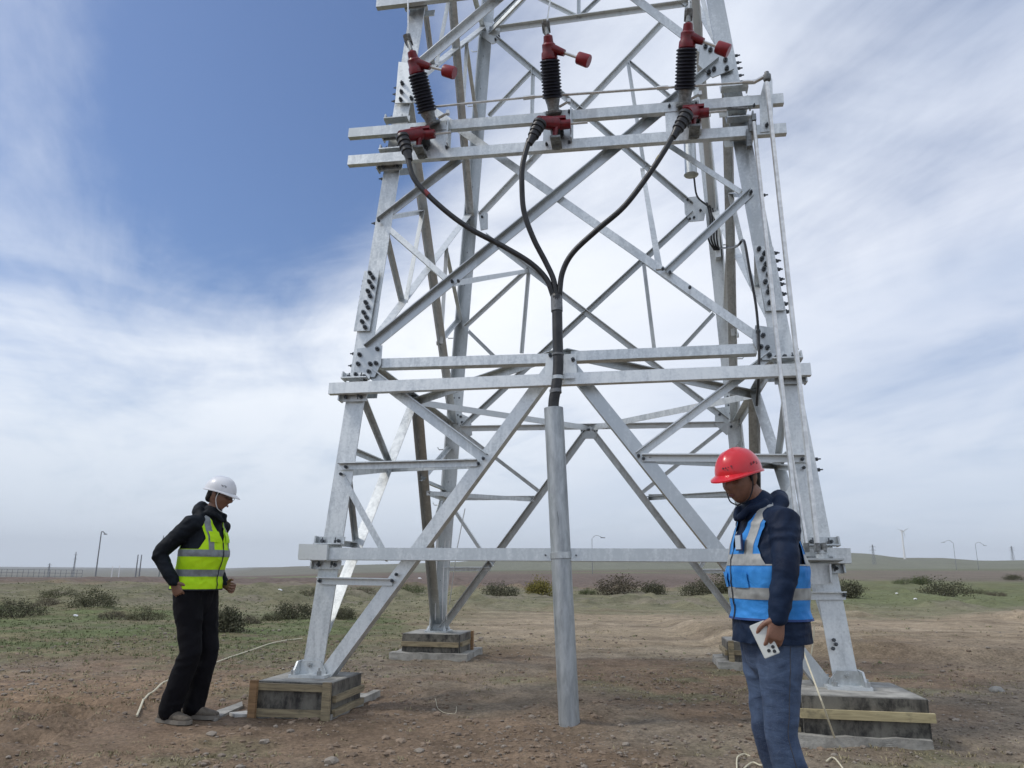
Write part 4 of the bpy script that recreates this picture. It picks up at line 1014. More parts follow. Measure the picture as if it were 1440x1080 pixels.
def strokes(H, parent, pts, m, A=.106, Bv=.128, seed=3, w=.005, nm='helmet_lettering'):
    """small illegible print on the dome: short raised strokes"""
    rnd = random.Random(seed); mb = MB()
    for (a, ph) in pts:
        for s in range(3):
            aa = a + rnd.uniform(-.035, .035); pp = ph + rnd.uniform(-.05, .05)
            def dome(a_, p_): return Vector((math.sin(a_) * A * math.cos(p_) ** .82 * 1.012, -math.cos(a_) * Bv * math.cos(p_) ** .82 * 1.012 + .006, .022 + .118 * math.sin(p_) * 1.01))
            q0 = dome(aa, pp); q1 = dome(aa + rnd.uniform(-.06, .06), pp + rnd.uniform(-.06, .06)); nn_ = Vector((q0.x, q0.y, q0.z)).normalized() * .002; sd2 = (q1 - q0).cross(nn_).normalized() * w * .3
            mb.add([H @ (q + e) for q in (q0, q1) for e in (sd2, -sd2, -sd2 + nn_, sd2 + nn_)], [(0, 1, 2, 3), (4, 7, 6, 5), (0, 4, 5, 1), (1, 5, 6, 2), (2, 6, 7, 3), (3, 7, 4, 0)])
    return mb.build(nm, m, parent)

def man(cfg):
    t = thing('person', cfg['loc'], cfg['label'], 'person', rz=cfg['rz'])
    J = cfg['J']; V = Vector
    hipc = V(J['hip']); chest = V(J['chest']); neck = V(J['neck']); headc = V(J['head'])
    waist = hipc.lerp(chest, .42)
    X1 = V((1, 0, 0))
    HM = Matrix.Translation(headc) @ Matrix.Rotation(cfg['hyaw'], 4, 'Z') @ Matrix.Rotation(cfg['hpitch'], 4, 'X') @ Matrix.Rotation(cfg.get('hroll', 0), 4, 'Y')
    fat = cfg.get('fat', 1.0)
    def torso(mb, g_, top=True, zlow=None):
        a = hipc + V((0, 0, -.10)); 
        pts = [a, hipc, waist, chest - V((0, 0, .06)), chest + V((0, 0, .06)), V(J['sh']) , neck]
        rad = [(.165, .125), (.170, .130), (.158 * fat, .122 * fat), (.178 * fat, .130 * fat), (.172, .120), (.142, .086), (.062, .060)]
        loft(mb, pts, [(r0 + g_, r1 + g_) for r0, r1 in rad], X1, 28)
    def arm(mb, s, g_, end='hand'):
        shd, el, wr = V(J['sh' + s]), V(J['el' + s]), V(J['wr' + s])
        inn = shd + (V(J['sh']) - shd) * .45
        m1 = shd.lerp(el, .5); m2 = el.lerp(wr, .4)
        loft(mb, [inn, shd, m1, el - (el - shd) * .06, el + (wr - el) * .05, m2, wr], [.060 + g_, .060 + g_, .050 + g_ * 1.1, .042 + g_ * 1.1, .042 + g_ * 1.1, .040 + g_, .028 + g_ * 1.1], V((.3, 1, 0)), 18)
    def leg_(mb, s, g_, zend=None):
        hp, kn, an = V(J['hip' + s]), V(J['kn' + s]), V(J['an' + s])
        loft(mb, [hp + V((0, 0, .06)), hp.lerp(kn, .25), hp.lerp(kn, .65), kn, kn.lerp(an, .30), kn.lerp(an, .75), an], [.092 + g_, .088 + g_, .068 + g_, .060 + g_, .060 + g_, .046 + g_ * 1.7, .038 + g_ * 2.1], X1, 20)
    # body: one continuous skin
    mb = MB(); torso(mb, -.022); head_shapes(mb, HM)
    loft(mb, [neck - V((0, 0, .04)), neck + V((0, 0, .02)), neck.lerp(headc, .6)], [.058, .054, .055], X1, 18)
    for s in 'LR':
        arm(mb, s, -.006); leg_(mb, s, -.012)
        h = cfg['hand' + s]; hand(mb, V(J['wr' + s]), V(h[0]), V(h[1]), V(h[2]), h[3])
        an = V(J['an' + s]); fd = V(cfg['foot' + s]).normalized()
        loft(mb, [an - fd * .05 - V((0, 0, .035)), an + fd * .04 - V((0, 0, .04)), an + fd * .13 - V((0, 0, .055))], [(.034, .032), (.038, .034), (.036, .020)], X1, 12)
    mk('body', blob(mb, .0036, 1), cfg['skin'], t)
    # trousers
    mb = MB(); loft(mb, [hipc + V((0, 0, -.10)), hipc, hipc + V((0, 0, .10))], [(.168, .124), (.170, .128), (.162, .122)], X1, 26)
    for s in 'LR': leg_(mb, s, cfg.get('tg', .018))
    tm = blob(mb, .0075, 3, wrinkle(.008, 6.5, 1.25, 1)); mk('trousers', tm, cfg['trou'], t)
    if cfg.get('seams'):
        sm_ = MB()
        for s_, sg in (('L', 1), ('R', -1)):
            hp, kn, an = V(J['hip' + s_]), V(J['kn' + s_]), V(J['an' + s_])
            pth = smooth_path([hp + V((sg * .098, 0, -.02)), hp.lerp(kn, .35) + V((sg * .104, 0, 0)), hp.lerp(kn, .7) + V((sg * .090, 0, 0)), kn + V((sg * .080, 0, 0)), kn.lerp(an, .5) + V((sg * .077, 0, 0)), an + V((sg * .078, 0, .02))], 12)
            # drop the seam on to the cloth
            from mathutils.bvhtree import BVHTree
            bv = BVHTree.FromPolygons([v.co for v in tm.vertices], [tuple(p.vertices) for p in tm.polygons])
            pth = [bv.find_nearest(q)[0] for q in pth]; sm_.tube(pth, .0022, 5)
            pk = [bv.find_nearest(hp + V((sg * a, b, c)))[0] for a, b, c in ((.10, -.03, .05), (.085, -.06, .0), (.05, -.11, -.01), (.02, -.14, .03))]; sm_.tube(pk, .0020, 5)
        sm_.build('seam', mat('denim_stitch', (.055, .06, .075), .8), None).parent = t
    # jacket
    mb = MB(); torso(mb, .016)
    hemz = cfg['hem']; loft(mb, [V((hipc.x, hipc.y, hemz)), hipc + V((0, 0, .06)), waist], [(.206, .172), (.202, .164), (.180, .142)], X1, 28)
    for s in 'LR': arm(mb, s, .012)
    hood = cfg['hood']
    nb = neck
    loft(mb, [nb + V((-.10, .03, -.03)), nb + V((-.062, .085, .015)), nb + V((0, .11, .035)), nb + V((.062, .085, .015)), nb + V((.10, .03, -.03))], [.034 * hood, .044 * hood, .052 * hood, .044 * hood, .034 * hood], V((0, 0, 1)), 14)
    loft(mb, [neck - V((0, 0, .05)), neck + V((0, .01, .005))], [(.080, .082), (.066, .072)], X1, 20)
    loft(mb, [nb + V((-.085, -.01, .0)), nb + V((-.06, -.075, -.02)), nb + V((-.02, -.105, -.06))], [.022, .022, .016], V((0, 0, 1)), 10)
    loft(mb, [nb + V((.085, -.01, .0)), nb + V((.06, -.075, -.02)), nb + V((.02, -.105, -.06))], [.022, .022, .016], V((0, 0, 1)), 10)
    jm = blob(mb, .0075, 3, wrinkle(.008, 8, 1.5, 2)); jm = cutmesh(jm, lambda c: c.z > hemz, [(V((0, 0, hemz)), V((0, 0, 1)))]); mk('jacket', jm, cfg['jacket'], t)
    # vest: torso only, cut out around the arms and the neck
    mb = MB(); torso(mb, .026 + cfg.get('vg', 0))
    vh = cfg['vhem']; loft(mb, [V((hipc.x, hipc.y, vh - .02)), hipc.lerp(waist, .5), waist], [(.216, .182), (.212, .174), (.194, .156)], X1, 30)
    vm = blob(mb, .008, 4, wrinkle(.0065, 8, 1.4, 4))
    shz = J['sh'][2]; cy_ = chest.y
    aw = .150
    def keep(c):
        if c.z < vh: return False
        if c.z > shz - .21:
            lim = aw + max(0, (shz - .13) - c.z) * .55
            if abs(c.x) > lim: return False
        rn = math.hypot(c.x - neck.x, (c.y - neck.y))
        if c.z > shz + .02 and rn < .098: return False
        if c.y < cy_ and c.z > shz - .16 + abs(c.x) * 2.2: return False
        return True
    pl = [(V((0, 0, vh)), V((0, 0, 1)))] + [(V((s * aw, 0, 0)), V((1, 0, 0))) for s in (-1, 1)]
    for s in (-1, 1): pl.append((V((s * (aw), 0, shz - .13)), V((s, 0, .55)).normalized())); pl.append((V((0, 0, shz - .16)), V((-s * 2.2, 0, 1)).normalized()))
    pl.append((V((0, 0, shz - .21)), V((0, 0, 1))))
    base = cutmesh(vm, keep, pl)
    vest = mk('safety_vest', base, cfg['vest'], t)
    # reflective bands cut from the same cloth
    def bandm(nm, keepb, planes, m, d=.0025):
        q = cutmesh(base, keepb, planes)
        if len(q.polygons) == 0: return None
        puff(q, d); o = mk(nm, q, m, vest); return o
    tilt = V((0, cfg.get('btilt', 0), 1)).normalized()
    for zc in cfg['bands']:
        hw = .026
        bandm('reflective_band', lambda c: abs((c - V((0, 0, zc))).dot(tilt)) < hw, [(V((0, 0, zc)) + tilt * hw, tilt), (V((0, 0, zc)) - tilt * hw, tilt)], cfg['refl'])
    b1 = max(cfg['bands'])
    for s in (-1, 1):
        xa, xb = cfg.get('strap', (.088, .134)); bandm('shoulder_band', lambda c: c.z > b1 + .02 and xa < s * c.x < xb, [(V((s * xa, 0, 0)), X1), (V((s * xb, 0, 0)), X1), (V((0, 0, b1 + .02)), V((0, 0, 1)))], cfg['refl'], .002)
    # front zip line and dark piping
    bandm('zip', lambda c: abs(c.x) < .006 and c.y < cy_, [(V((.006, 0, 0)), X1), (V((-.006, 0, 0)), X1)], PIPING, .004)
    bandm('hem_piping', lambda c: c.z < vh + .010, [(V((0, 0, vh + .010)), V((0, 0, 1)))], cfg['pip'], .003)
    for s in (-1, 1):   # pocket flaps
        z0_, z1_ = cfg['pock']
        bandm('pocket', lambda c: .035 < s * c.x < .125 and z0_ < c.z < z1_ and c.y < cy_, [(V((s * .035, 0, 0)), X1), (V((s * .125, 0, 0)), X1), (V((0, 0, z0_)), V((0, 0, 1))), (V((0, 0, z1_)), V((0, 0, 1)))], cfg['vest'], .008)
    # hair
    mb = MB(); 
    hs = [HM @ V(p) for p in ((0, .0, .035), (0, .055, .01), (0, .070, -.040))]
    loft(mb, hs, [(.082, .075), (.080, .048), (.062, .030)], (HM.to_3x3() @ X1), 20)
    for s in (-1, 1): loft(mb, [HM @ V((s * .066, -.015, .03)), HM @ V((s * .071, -.006, -.005))], [.016, .010], X1, 8)
    mk('hair', blob(mb, .005, 2, wrinkle(.003, 60, 1, 5)), HAIR, t)
    hat = helmet(HM @ Matrix.Translation((0, 0, .012)), t, cfg['hel'], DKP, '') if not cfg.get('nohat') else None
    attach_local(hat)
    # chin strap
    st = MB()
    for s in (-1, 1): st.tube(smooth_path([HM @ V((s * .082, -.02, .035)), HM @ V((s * .080, -.012, -.03)), HM @ V((s * .055, -.035, -.095)), HM @ V((0, -.055, -.118))], 4), .0035, 6)
    st.build('chin_strap', cfg.get('strapm', PIPING), None).parent = t
    # eyes: brow line and lids
    ey = MB()
    for s in (-1, 1): ey.tube([HM @ V((s * .018, -.089, .026)), HM @ V((s * .034, -.091, .030)), HM @ V((s * .050, -.080, .026))], [.002, .0034, .002], 6); 
    ey.build('eyebrows', HAIR, None).parent = t
    ey = MB()
    for s in (-1, 1): ey.tube([HM @ V((s * .020, -.0845, .005)), HM @ V((s * .032, -.0875, .006)), HM @ V((s * .045, -.079, .004))], [.0015, .0032, .0015], 6)
    ey.build('eyes', LENS, None).parent = t
    lp = MB().tube([HM @ V((-.021, -.084, -.0635)), HM @ V((-.008, -.0915, -.0615)), HM @ V((.008, -.0915, -.0615)), HM @ V((.021, -.084, -.0635))], [.001, .0042, .0042, .001], 8)
    lp.tube([HM @ V((-.018, -.084, -.0665)), HM @ V((0, -.0915, -.0695)), HM @ V((.018, -.084, -.0665))], [.001, .0048, .001], 8)
    lp.build('lips', mat('lips', (.16, .06, .05), .5), None).parent = t
    if cfg.get('glasses'):
        gm = MB()
        for s in (-1, 1):
            ring = [HM @ V((s * .033 + .022 * math.cos(a), -.104 + .012 * abs(math.cos(a)) * 0, .004 + .017 * math.sin(a))) for a in np.linspace(0, 2 * math.pi, 14)]
            gm.tube(ring, .0018, 6, False); gm.tube([HM @ V((s * .056, -.103, .006)), HM @ V((s * .082, .01, .006))], .002, 6)
        gm.tube([HM @ V((-.011, -.106, .006)), HM @ V((.011, -.106, .006))], .0018, 6)
        gm.build('glasses', CASTM, None).parent = t
    # shoes
    for s in 'LR':
        an = V(J['an' + s]); fd = V(cfg['foot' + s]).normalized(); side = fd.cross(V((0, 0, 1))).normalized(); zb = an.z - .085
        mb = MB()
        f0 = V((an.x, an.y, zb))
        loft(mb, [f0 - fd * .065 + V((0, 0, .040)), f0 - fd * .01 + V((0, 0, .048)), f0 + fd * .06 + V((0, 0, .045)), f0 + fd * .13 + V((0, 0, .036)), f0 + fd * .185 + V((0, 0, .030))], [(.036, .036), (.042, .046), (.045, .040), (.050, .030), (.040, .022)], side, 20)
        loft(mb, [f0 + V((0, 0, .05)), f0 + V((0, 0, .10))], [.048, .046], side, 16)
        sh_ = mk('shoe', blob(mb, .006, 2, wrinkle(.002, 20, 1, 6)), cfg['shoe'], t)
        so = MB(); out = []
        prof = [(-.100, .0), (-.092, .036), (-.04, .042), (.02, .043), (.09, .054), (.15, .054), (.205, .033), (.220, 0)]
        poly = [(a, b_) for a, b_ in prof] + [(a, -b_) for a, b_ in reversed(prof[1:-1])]
        so.prism(poly, f0 + V((0, 0, -.002)), f0 + V((0, 0, .026)), fd, side)
        o = so.build('sole', SOLE, None); o.parent = sh_
    return t, HM
def attach_local(o):
    pass
# helper: geometry inside man() is written in the person's own frame
_att = attach
def attach(o, parent):
    if parent.name.startswith('person'): o.parent = parent; return
    _att(o, parent)

# --- the man in the red helmet
pm = atY(1100, 804, 3.70)
pos1 = Vector((1.225, 3.70, g(1.225, 3.70) - .002)); RZ1 = -83
loc1 = lambda p: (Matrix.Translation(pos1) @ Matrix.Rotation(R(RZ1), 4, 'Z') @ Matrix.Scale(.985, 4)).inverted() @ p
J1 = dict(hip=(0, -.012, .93), chest=(0, -.015, 1.27), sh=(0, -.01, 1.445), neck=(0, -.035, 1.515), head=(0, -.125, 1.640),
          shL=(.185, 0, 1.43), elL=tuple(loc1(atY(1105, 800, 3.44))), wrL=tuple(loc1(atY(1094, 866, 3.44))), shR=(-.185, 0, 1.43), elR=(-.225, .05, 1.14), wrR=(-.19, .03, .90),
          hipL=(.09, -.02, .90), knL=(.10, -.045, .49), anL=(.11, .05, .085), hipR=(-.09, -.02, .90), knR=(-.09, -.02, .49), anR=(-.10, .09, .085))
red_man, HM1 = man(dict(seams=True, loc=pos1, rz=R(RZ1), label='man in red hard hat and blue reflective vest, looking down beside the tower', J=J1, hyaw=R(30), hpitch=R(13), fat=1.16,
    skin=SKIN, trou=JEAN, jacket=NAVY, vest=BLUEV, refl=REFL, pip=mat('dark_blue_piping', (.012, .05, .2), .6), hel=HELR, shoe=SHOE, hem=.885, vhem=.985, bands=(1.255, 1.105), pock=(1.13, 1.20), hood=.82, vg=.004, tg=.010,
    handL=((.0, -.22, -1), (1, .0, -.05), (0, -1, -.1), .42), handR=((0, -.15, -1), (-1, 0, 0), (0, -1, 0), .35), footL=(.1, -1, 0), footR=(-.15, -1, 0)))
strokes(HM1 @ Matrix.Translation((0, 0, .012)), red_man, [(.05 + .13 * i, .30) for i in range(4)], DKP, seed=2)
strokes(HM1 @ Matrix.Translation((0, 0, .012)), red_man, [(1.35 + .16 * i, .34) for i in range(3)], DKP, seed=4)
# badge on the chest
bd = MB().box((.075, -.178, 1.335), Vector((.027, .004, 0)), Vector((0, .003, 0)), Vector((0, 0, .038))).build('badge_frame', mat('navy_frame', (.01, .02, .09), .5), None); bd.parent = red_man
bc = MB().box((.075, -.1825, 1.335), Vector((.021, .003, 0)), Vector((0, .0025, 0)), Vector((0, 0, .032))).build('badge_card', BADGE, None); bc.parent = bd

# --- the man in the white helmet
pos2 = atZ(263, 1017, .12); pos2.z = g(pos2.x, pos2.y) + .006
J2 = dict(hip=(0, .045, .95), chest=(0, .0, 1.30), sh=(0, .005, 1.475), neck=(0, -.035, 1.55), head=(0, -.085, 1.690),
          shR=(-.185, .01, 1.455), elR=(-.275, .205, 1.225), wrR=(-.245, .07, 1.02), shL=(.185, 0, 1.455), elL=(.235, .11, 1.19), wrL=(.185, -.085, .99),
          hipL=(.09, .045, .92), knL=(.10, -.05, .50), anL=(.10, .03, .085), hipR=(-.09, .045, .92), knR=(-.09, -.03, .50), anR=(-.09, .10, .085))
white_man, HM2 = man(dict(loc=pos2, rz=R(76), label='man in white hard hat and yellow reflective vest, hand on hip, left of the tower', J=J2, fat=1.12, hyaw=R(12), hpitch=R(13),
    skin=SKIN2, trou=TROU, jacket=BLACKC, vest=YELV, refl=REFL2, pip=PIPING, hel=HELW, shoe=SHOE, hem=.99, vhem=.955, bands=(1.235, 1.085), pock=(1.32, 1.40), hood=1.15, tg=.020, glasses=True, strapm=WHITE,
    handR=((.25, -.28, -.75), (-.9, .15, -.2), (.1, -.9, .4), .7), handL=((-.1, -1, -.25), (1, 0, .1), (0, .1, 1), .9), footL=(.15, -1, 0), footR=(-.15, -1, 0)))
strokes(HM2 @ Matrix.Translation((0, 0, .012)), white_man, [(-.95 - .10 * i, .42) for i in range(4)], DKP, seed=7)
white_man.scale = (.935,) * 3; red_man.scale = (.985,) * 3
# phone in the first man's hand
mw1 = Matrix.Translation(pos1) @ Matrix.Rotation(R(RZ1), 4, 'Z')
wr = mw1 @ (Vector(J1['wrL']) * .985); hd = atY(1075, 899, wr.y + .012)
ph = thing('smartphone', hd, 'white smartphone held low in the hand of the man in jeans', 'phone')
view = (hd - CAM).normalized(); la = (cu * -.86 + cr * .42).normalized(); la = (la - view * la.dot(view)).normalized(); sa = la.cross(view).normalized(); vn_ = la.cross(sa)
pc = hd
b1 = MB().box(pc, la * .072, sa * .035, view * .004).build('phone_body', PHONEM, ph)
bmx = bmesh.new(); bmx.from_mesh(b1.data); bmesh.ops.bevel(bmx, geom=bmx.edges[:], offset=.003, segments=2, affect='EDGES'); bmx.to_mesh(b1.data); bmx.free()
for i, (a_, b_) in enumerate(((.058, .016), (.040, .018), (.048, -.004))):
    MB().lathe(pc + la * a_ - sa * b_ * -1 - view * .004, -view, [(.0075, 0), (.0075, .002)], 14).build('camera_lens', LENS, ph)

# ------------------------------------------------------------------ cords on the ground
def cord(pts, label, r=.006, name='cord', m=CORD, cat='cord', lift=.012):
    P = []
    for q in pts:
        if len(q) == 2: p = atZ(q[0], q[1], .13); p.z = g(p.x, p.y) + lift
        else: p = Vector(q)
        P.append(p)
    sp = smooth_path(P, 9)
    for p in sp:
        gz = g(p.x, p.y) + lift
        if p.z < gz + .03: p.z = gz
    for _ in range(6):
        zs_ = [p.z for p in sp]
        for i in range(1, len(sp) - 1): sp[i].z = max((zs_[i - 1] + zs_[i] + zs_[i + 1]) / 3, g(sp[i].x, sp[i].y) + .004)
    for i in range(2, len(sp) - 2): pass
    return tag(MB().tube(sp, r, 7).build(name, m, None), label, cat)
def gp(x, y, Y): p = atY(x, y, Y); return (p.x, p.y, p.z)
cord([(192, 1011), gp(205, 985, 6.75), gp(222, 965, 7.1), gp(244, 953, 7.6), (300, 935), (340, 918), (385, 903), (425, 896)], 'pale cord arching over the soil behind the man in the white helmet', .008)
cord([(1036, 1079), (1037, 1068), (1046, 1062), (1055, 1063)], 'cream cord curling left of the jeans at the lower edge', .0045)
cord([(1046, 1079), (1058, 1073), (1072, 1077), (1086, 1072), (1092, 1066)], 'cream cord lying against the foot of the jeans', .0045)
cord([(1162, 1072), (1172, 1070), (1184, 1078), (1196, 1090)], 'cream cord right of the jeans at the lower edge', .0045)
P0 = on('F', 1123, 893, .30)
tag(MB().tube(smooth_path([on('F', 1120, 885, .35), on('F', 1133, 925, .38), gp(1155, 985, 5.1), atZ(1176, 1044, .15)], 6), .0055, 6).build('cord', CORD, None), 'taut pale cord slanting down in front of the right footing', 'cord')
tag(MB().tube(smooth_path([gp(1145, 880, 7.2), gp(1143, 905, 7.2), gp(1140, 925, 7.2), gp(1138, 937, 7.3)], 4), .006, 6).build('cord', CORD, None), 'short pale cord standing up beside the right front leg', 'cord')
cord([(612, 985), (616, 997), (628, 1003), (640, 1004), (642, 995)], 'thin pale loop of wire on the soil right of the left footing', .0018, 'wire_loop', CORD, 'wire')
# thin vertical lines hanging near the back left leg
for i, (x0, y0, x1, y1) in enumerate(((654, 715, 643, 770),)):
    tag(MB().tube([on('B', x0, y0, -.3), on('B', x1, y1, -.3), on('B', 632, 850, -.2)], .006, 6).build('ground_wire', STEEL, None), 'thin silver ground lead hanging beside the left rear leg', 'wire')
for i, x0 in enumerate((612, 622, 628)):
    tag(MB().tube(smooth_path([on('B', x0 + 4, 760, -.2), on('B', x0 + 1, 820, -.22), on('B', x0, 872, -.2)], 4), .004, 5).build('tie_wire', WHITE, None), ['leftmost', 'middle', 'rightmost'][i] + ' thin white wire hanging against the left rear leg', 'wire', 'white wires at the left rear leg')
# cement spill strips left of the left footing
def patch(pts, label, nm='cement_spill', m=CONCW, th=.02):
    c = [atZ(x, y, .13) for x, y in pts]; mb = MB()
    top = [Vector((p.x, p.y, g(p.x, p.y) + th)) for p in c]; bot = [Vector((p.x, p.y, g(p.x, p.y) - .05)) for p in c]; k = len(c)
    mb.add(top + bot, [tuple(range(k))] + [(i, (i + 1) % k, k + (i + 1) % k, k + i) for i in range(k)])
    return tag(mb.build(nm, m, None), label, 'cement')
patch([(292, 1012), (305, 1004), (330, 996), (340, 992), (341, 997), (322, 1005), (304, 1014)], 'white cement spill between the shoes and the left footing', m=CONC)
patch([(322, 1006), (345, 1002), (362, 1003), (350, 1008), (330, 1010)], 'small white cement streak under the left footing boards')
# concrete curb pieces right of the left footing
cbp = atZ(505, 990, .13)
tag(MB().box(cbp + Vector((0, .1, 0)), XD * .03 + YD * .0, YD * .38, Vector((0, 0, .04))).box(cbp + Vector((-.12, .2, -.01)), XD * .1, YD * .30, Vector((0, 0, .02))).build('concrete_kerb', CONC, None), 'narrow grey concrete ledge lying right of the left footing', 'concrete')

# ------------------------------------------------------------------ stones, gravel, grass
def stone_mesh(r, rnd, sub=1):
    bm = bmesh.new(); bmesh.ops.create_icosphere(bm, subdivisions=sub, radius=1)
    o_ = Vector((rnd.random() * 50, 0, 0))
    for v in bm.verts: v.co = v.co * (1 + .35 * mnoise.noise(v.co * 1.3 + o_)); v.co.z *= .55
    vs = np.array([tuple(v.co) for v in bm.verts]) * r; fs = np.array([[w.index for w in f.verts] for f in bm.faces]); bm.free(); return vs, fs
rnd = random.Random(5)
protos = [stone_mesh(1, rnd, 1) for _ in range(8)]
def scatter(name, pts, sizes, m, sink=.25):
    V_ = []; F_ = []; k = 0
    for i, ((x, y), s) in enumerate(zip(pts, sizes)):
        vs, fs = protos[i % 8]; a = rnd.uniform(0, 6.28); c, s_ = math.cos(a), math.sin(a); Rm = np.array([[c, -s_, 0], [s_, c, 0], [0, 0, 1]])
        v = (vs * np.array([1, rnd.uniform(.6, 1), rnd.uniform(.6, 1)]) * s) @ Rm.T + np.array([x, y, 0]); v[:, 2] += GZ[i] + s * sink
        V_.append(v); F_.append(fs + k); k += len(v)
    me = bpy.data.meshes.new(name); V_ = np.concatenate(V_); F_ = np.concatenate(F_)
    me.from_pydata(V_.tolist(), [], F_.tolist()); me.materials.append(m); me.update()
    o = bpy.data.objects.new(name, me); COL.objects.link(o); o['kind'] = 'stuff'; return o
def cand(nn_, dens, lo=3.2, hi=14):
    out = []
    while len(out) < nn_:
        # uniform per picture area so that the near ground is not bare
        y = lo * (hi / lo) ** rnd.random(); x = rnd.uniform(-.78, .78) * y
        if dens(x, y) > rnd.random(): out.append((x, y))
    return out
def gdens(x, y):
    d = float(fbm(np.array(x * .7), np.array(y * .7), 3, 70))
    c = 1.0 if (3.5 < x and y > 7.5) else 0
    return max(.06, min(1, (d - .38) * 4)) * (1 - .75 * c)
pts = cand(9000, gdens); GZ = G(np.array([p[0] for p in pts]), np.array([p[1] for p in pts])); sizes = [min(.022, .0035 + .0038 * rnd.expovariate(1.0)) * (1 + .06 * p[1]) for p in pts]
def rock_build(b, p, vec):
    geo = b.n('ShaderNodeNewGeometry'); vor = geo.outputs['Random Per Island']
    c = b.mix(vor, (.16, .115, .085), (.34, .30, .25)); c = b.mix(b.math('MULTIPLY', b.noise(geo.outputs['Position'], 60, 3, .6), .5), c, (.12, .10, .08)); b.l(c, p.inputs['Base Color'])
ROCK = mat('loose_gravel', (.2, .17, .14), .92, 0, build=rock_build)
o = scatter('gravel', pts, sizes, ROCK); tag(o, 'small loose stones scattered over the brown soil', 'gravel')
def cdens(x, y):
    d = float(fbm(np.array(x * 1.1 + 3), np.array(y * 1.1), 3, 75)); L_ = 1. if (x < -2.2 and y < 7.4) else .35
    return max(.0, min(1, (d - .46) * 6)) * L_ * (1 if y < 10 else .3) + (.9 if math.hypot(x - .5, y - 6.38) < .4 else 0)
pts = cand(2600, cdens, 3.6, 12); GZ = G(np.array([p[0] for p in pts]), np.array([p[1] for p in pts])); sizes = [min(.04, .008 + .008 * rnd.expovariate(1.0)) for p in pts]
def clod_build(b, p, vec):
    geo = b.n('ShaderNodeNewGeometry'); c = b.mix(geo.outputs['Random Per Island'], (.15, .108, .075), (.27, .205, .148)); b.l(c, p.inputs['Base Color'])
o = scatter('soil_clods', pts, sizes, mat('dug_soil_clods', (.2, .15, .1), .95, 0, build=clod_build), .1); tag(o, 'crumbled clods of brown soil lying over the dug ground', 'soil')
def tuft(name, pts, hmin, hmax, m, blades, label, lean=.5, wd=.0035):
    V_ = []; F_ = []; k = 0
    for i, (x, y) in enumerate(pts):
        z = GZ[i] - .005; hh = rnd.uniform(hmin, hmax)
        for b_ in range(blades):
            a = rnd.uniform(0, 6.28); l = rnd.uniform(.1, 1) * lean * hh; h = hh * rnd.uniform(.5, 1); bx_, by_ = x + rnd.gauss(0, .02), y + rnd.gauss(0, .02); w = wd * (1 + y * .10)
            ca_, sa_ = math.cos(a), math.sin(a)
            V_ += [(bx_ - sa_ * w, by_ + ca_ * w, z), (bx_ + sa_ * w, by_ - ca_ * w, z), (bx_ + ca_ * l * .4 + sa_ * w * .6, by_ + sa_ * l * .4 - ca_ * w * .6, z + h * .6), (bx_ + ca_ * l, by_ + sa_ * l, z + h)]
            F_ += [(k, k + 1, k + 2), (k, k + 2, k + 3)]; k += 4
    me = bpy.data.meshes.new(name); me.from_pydata(V_, [], F_); me.materials.append(m); me.update()
    o = bpy.data.objects.new(name, me); COL.objects.link(o); tag(o, label, 'grass', None, 'stuff'); return o
def leaf_build(lo, hi):
    def f(b, p, vec):
        geo = b.n('ShaderNodeNewGeometry'); b.l(b.mix(geo.outputs['Random Per Island'], lo, hi), p.inputs['Base Color'])
    return f
GRASSD = mat('dry_grass', (.2, .17, .1), .9, 0, build=leaf_build((.20, .175, .10), (.36, .31, .19)))
GRASSG = mat('green_grass', (.08, .1, .04), .9, 0, build=leaf_build((.125, .145, .066), (.21, .225, .115)))
def dd(x, y):
    d = float(fbm(np.array(x * .5 + 9), np.array(y * .5), 3, 42)); return max(.03, min(1, (d - .44) * 5))
pts = cand(5200, dd, 3.4, 24); GZ = G(np.array([p[0] for p in pts]), np.array([p[1] for p in pts]))
tuft('dry_grass', pts, .010, .034, GRASSD, 6, 'sparse low tufts of dry grass on the brown soil', .9)
def dg(x, y): return 1.0 * float(sst(y, 8.6, 11)) * (1 - float(sst(x, -3.4, -.5))) + .25 * float(sst(y, 22, 26)) + .02
pts = cand(9000, dg, 8, 42); GZ = G(np.array([p[0] for p in pts]), np.array([p[1] for p in pts]))
tuft('green_grass', pts, .015, .045, GRASSG, 6, 'short green grass on the left and middle ground', .8, .004)
# larger stones as things
for (x, y, s, lab) in ((298, 1034, .055, 'pale stone in front of the left footing, leftmost of two'), (372, 1043, .05, 'pale stone below the left footing boards'), (1402, 973, .11, 'flat pale stone on the soil at the far right'),
                       (1392, 933, .04, 'small stone on the bank above the flat pale stone'), (1216, 932, .05, 'white stone just behind the right footing'), (590, 1058, .05, 'reddish clod near the lower edge left of the pipe'), (880, 1049, .04, 'grey stone right of the pipe near the lower edge'),
                       (44, 962, .05, 'dark stone on the dusty soil at the left edge'), (715, 1023, .035, 'small grey stone left of the pipe foot'), (465, 1072, .07, 'brown clod at the lower edge under the left footing')):
    p = atZ(x, y, .13); vs, fs = stone_mesh(s, rnd, 2)
    mb = MB().add([tuple(v) for v in vs], [tuple(f) for f in fs]); s *= .62
    mb.v = [tuple(c * .62 for c in v) for v in mb.v]; o = mb.build('stone', ROCK if s < .06 else CONC, None, smooth=False); o.location = (p.x, p.y, g(p.x, p.y) + s * .2); o.rotation_euler = (0, 0, rnd.uniform(0, 6)); tag(o, lab, 'stone', 'stones on the soil')
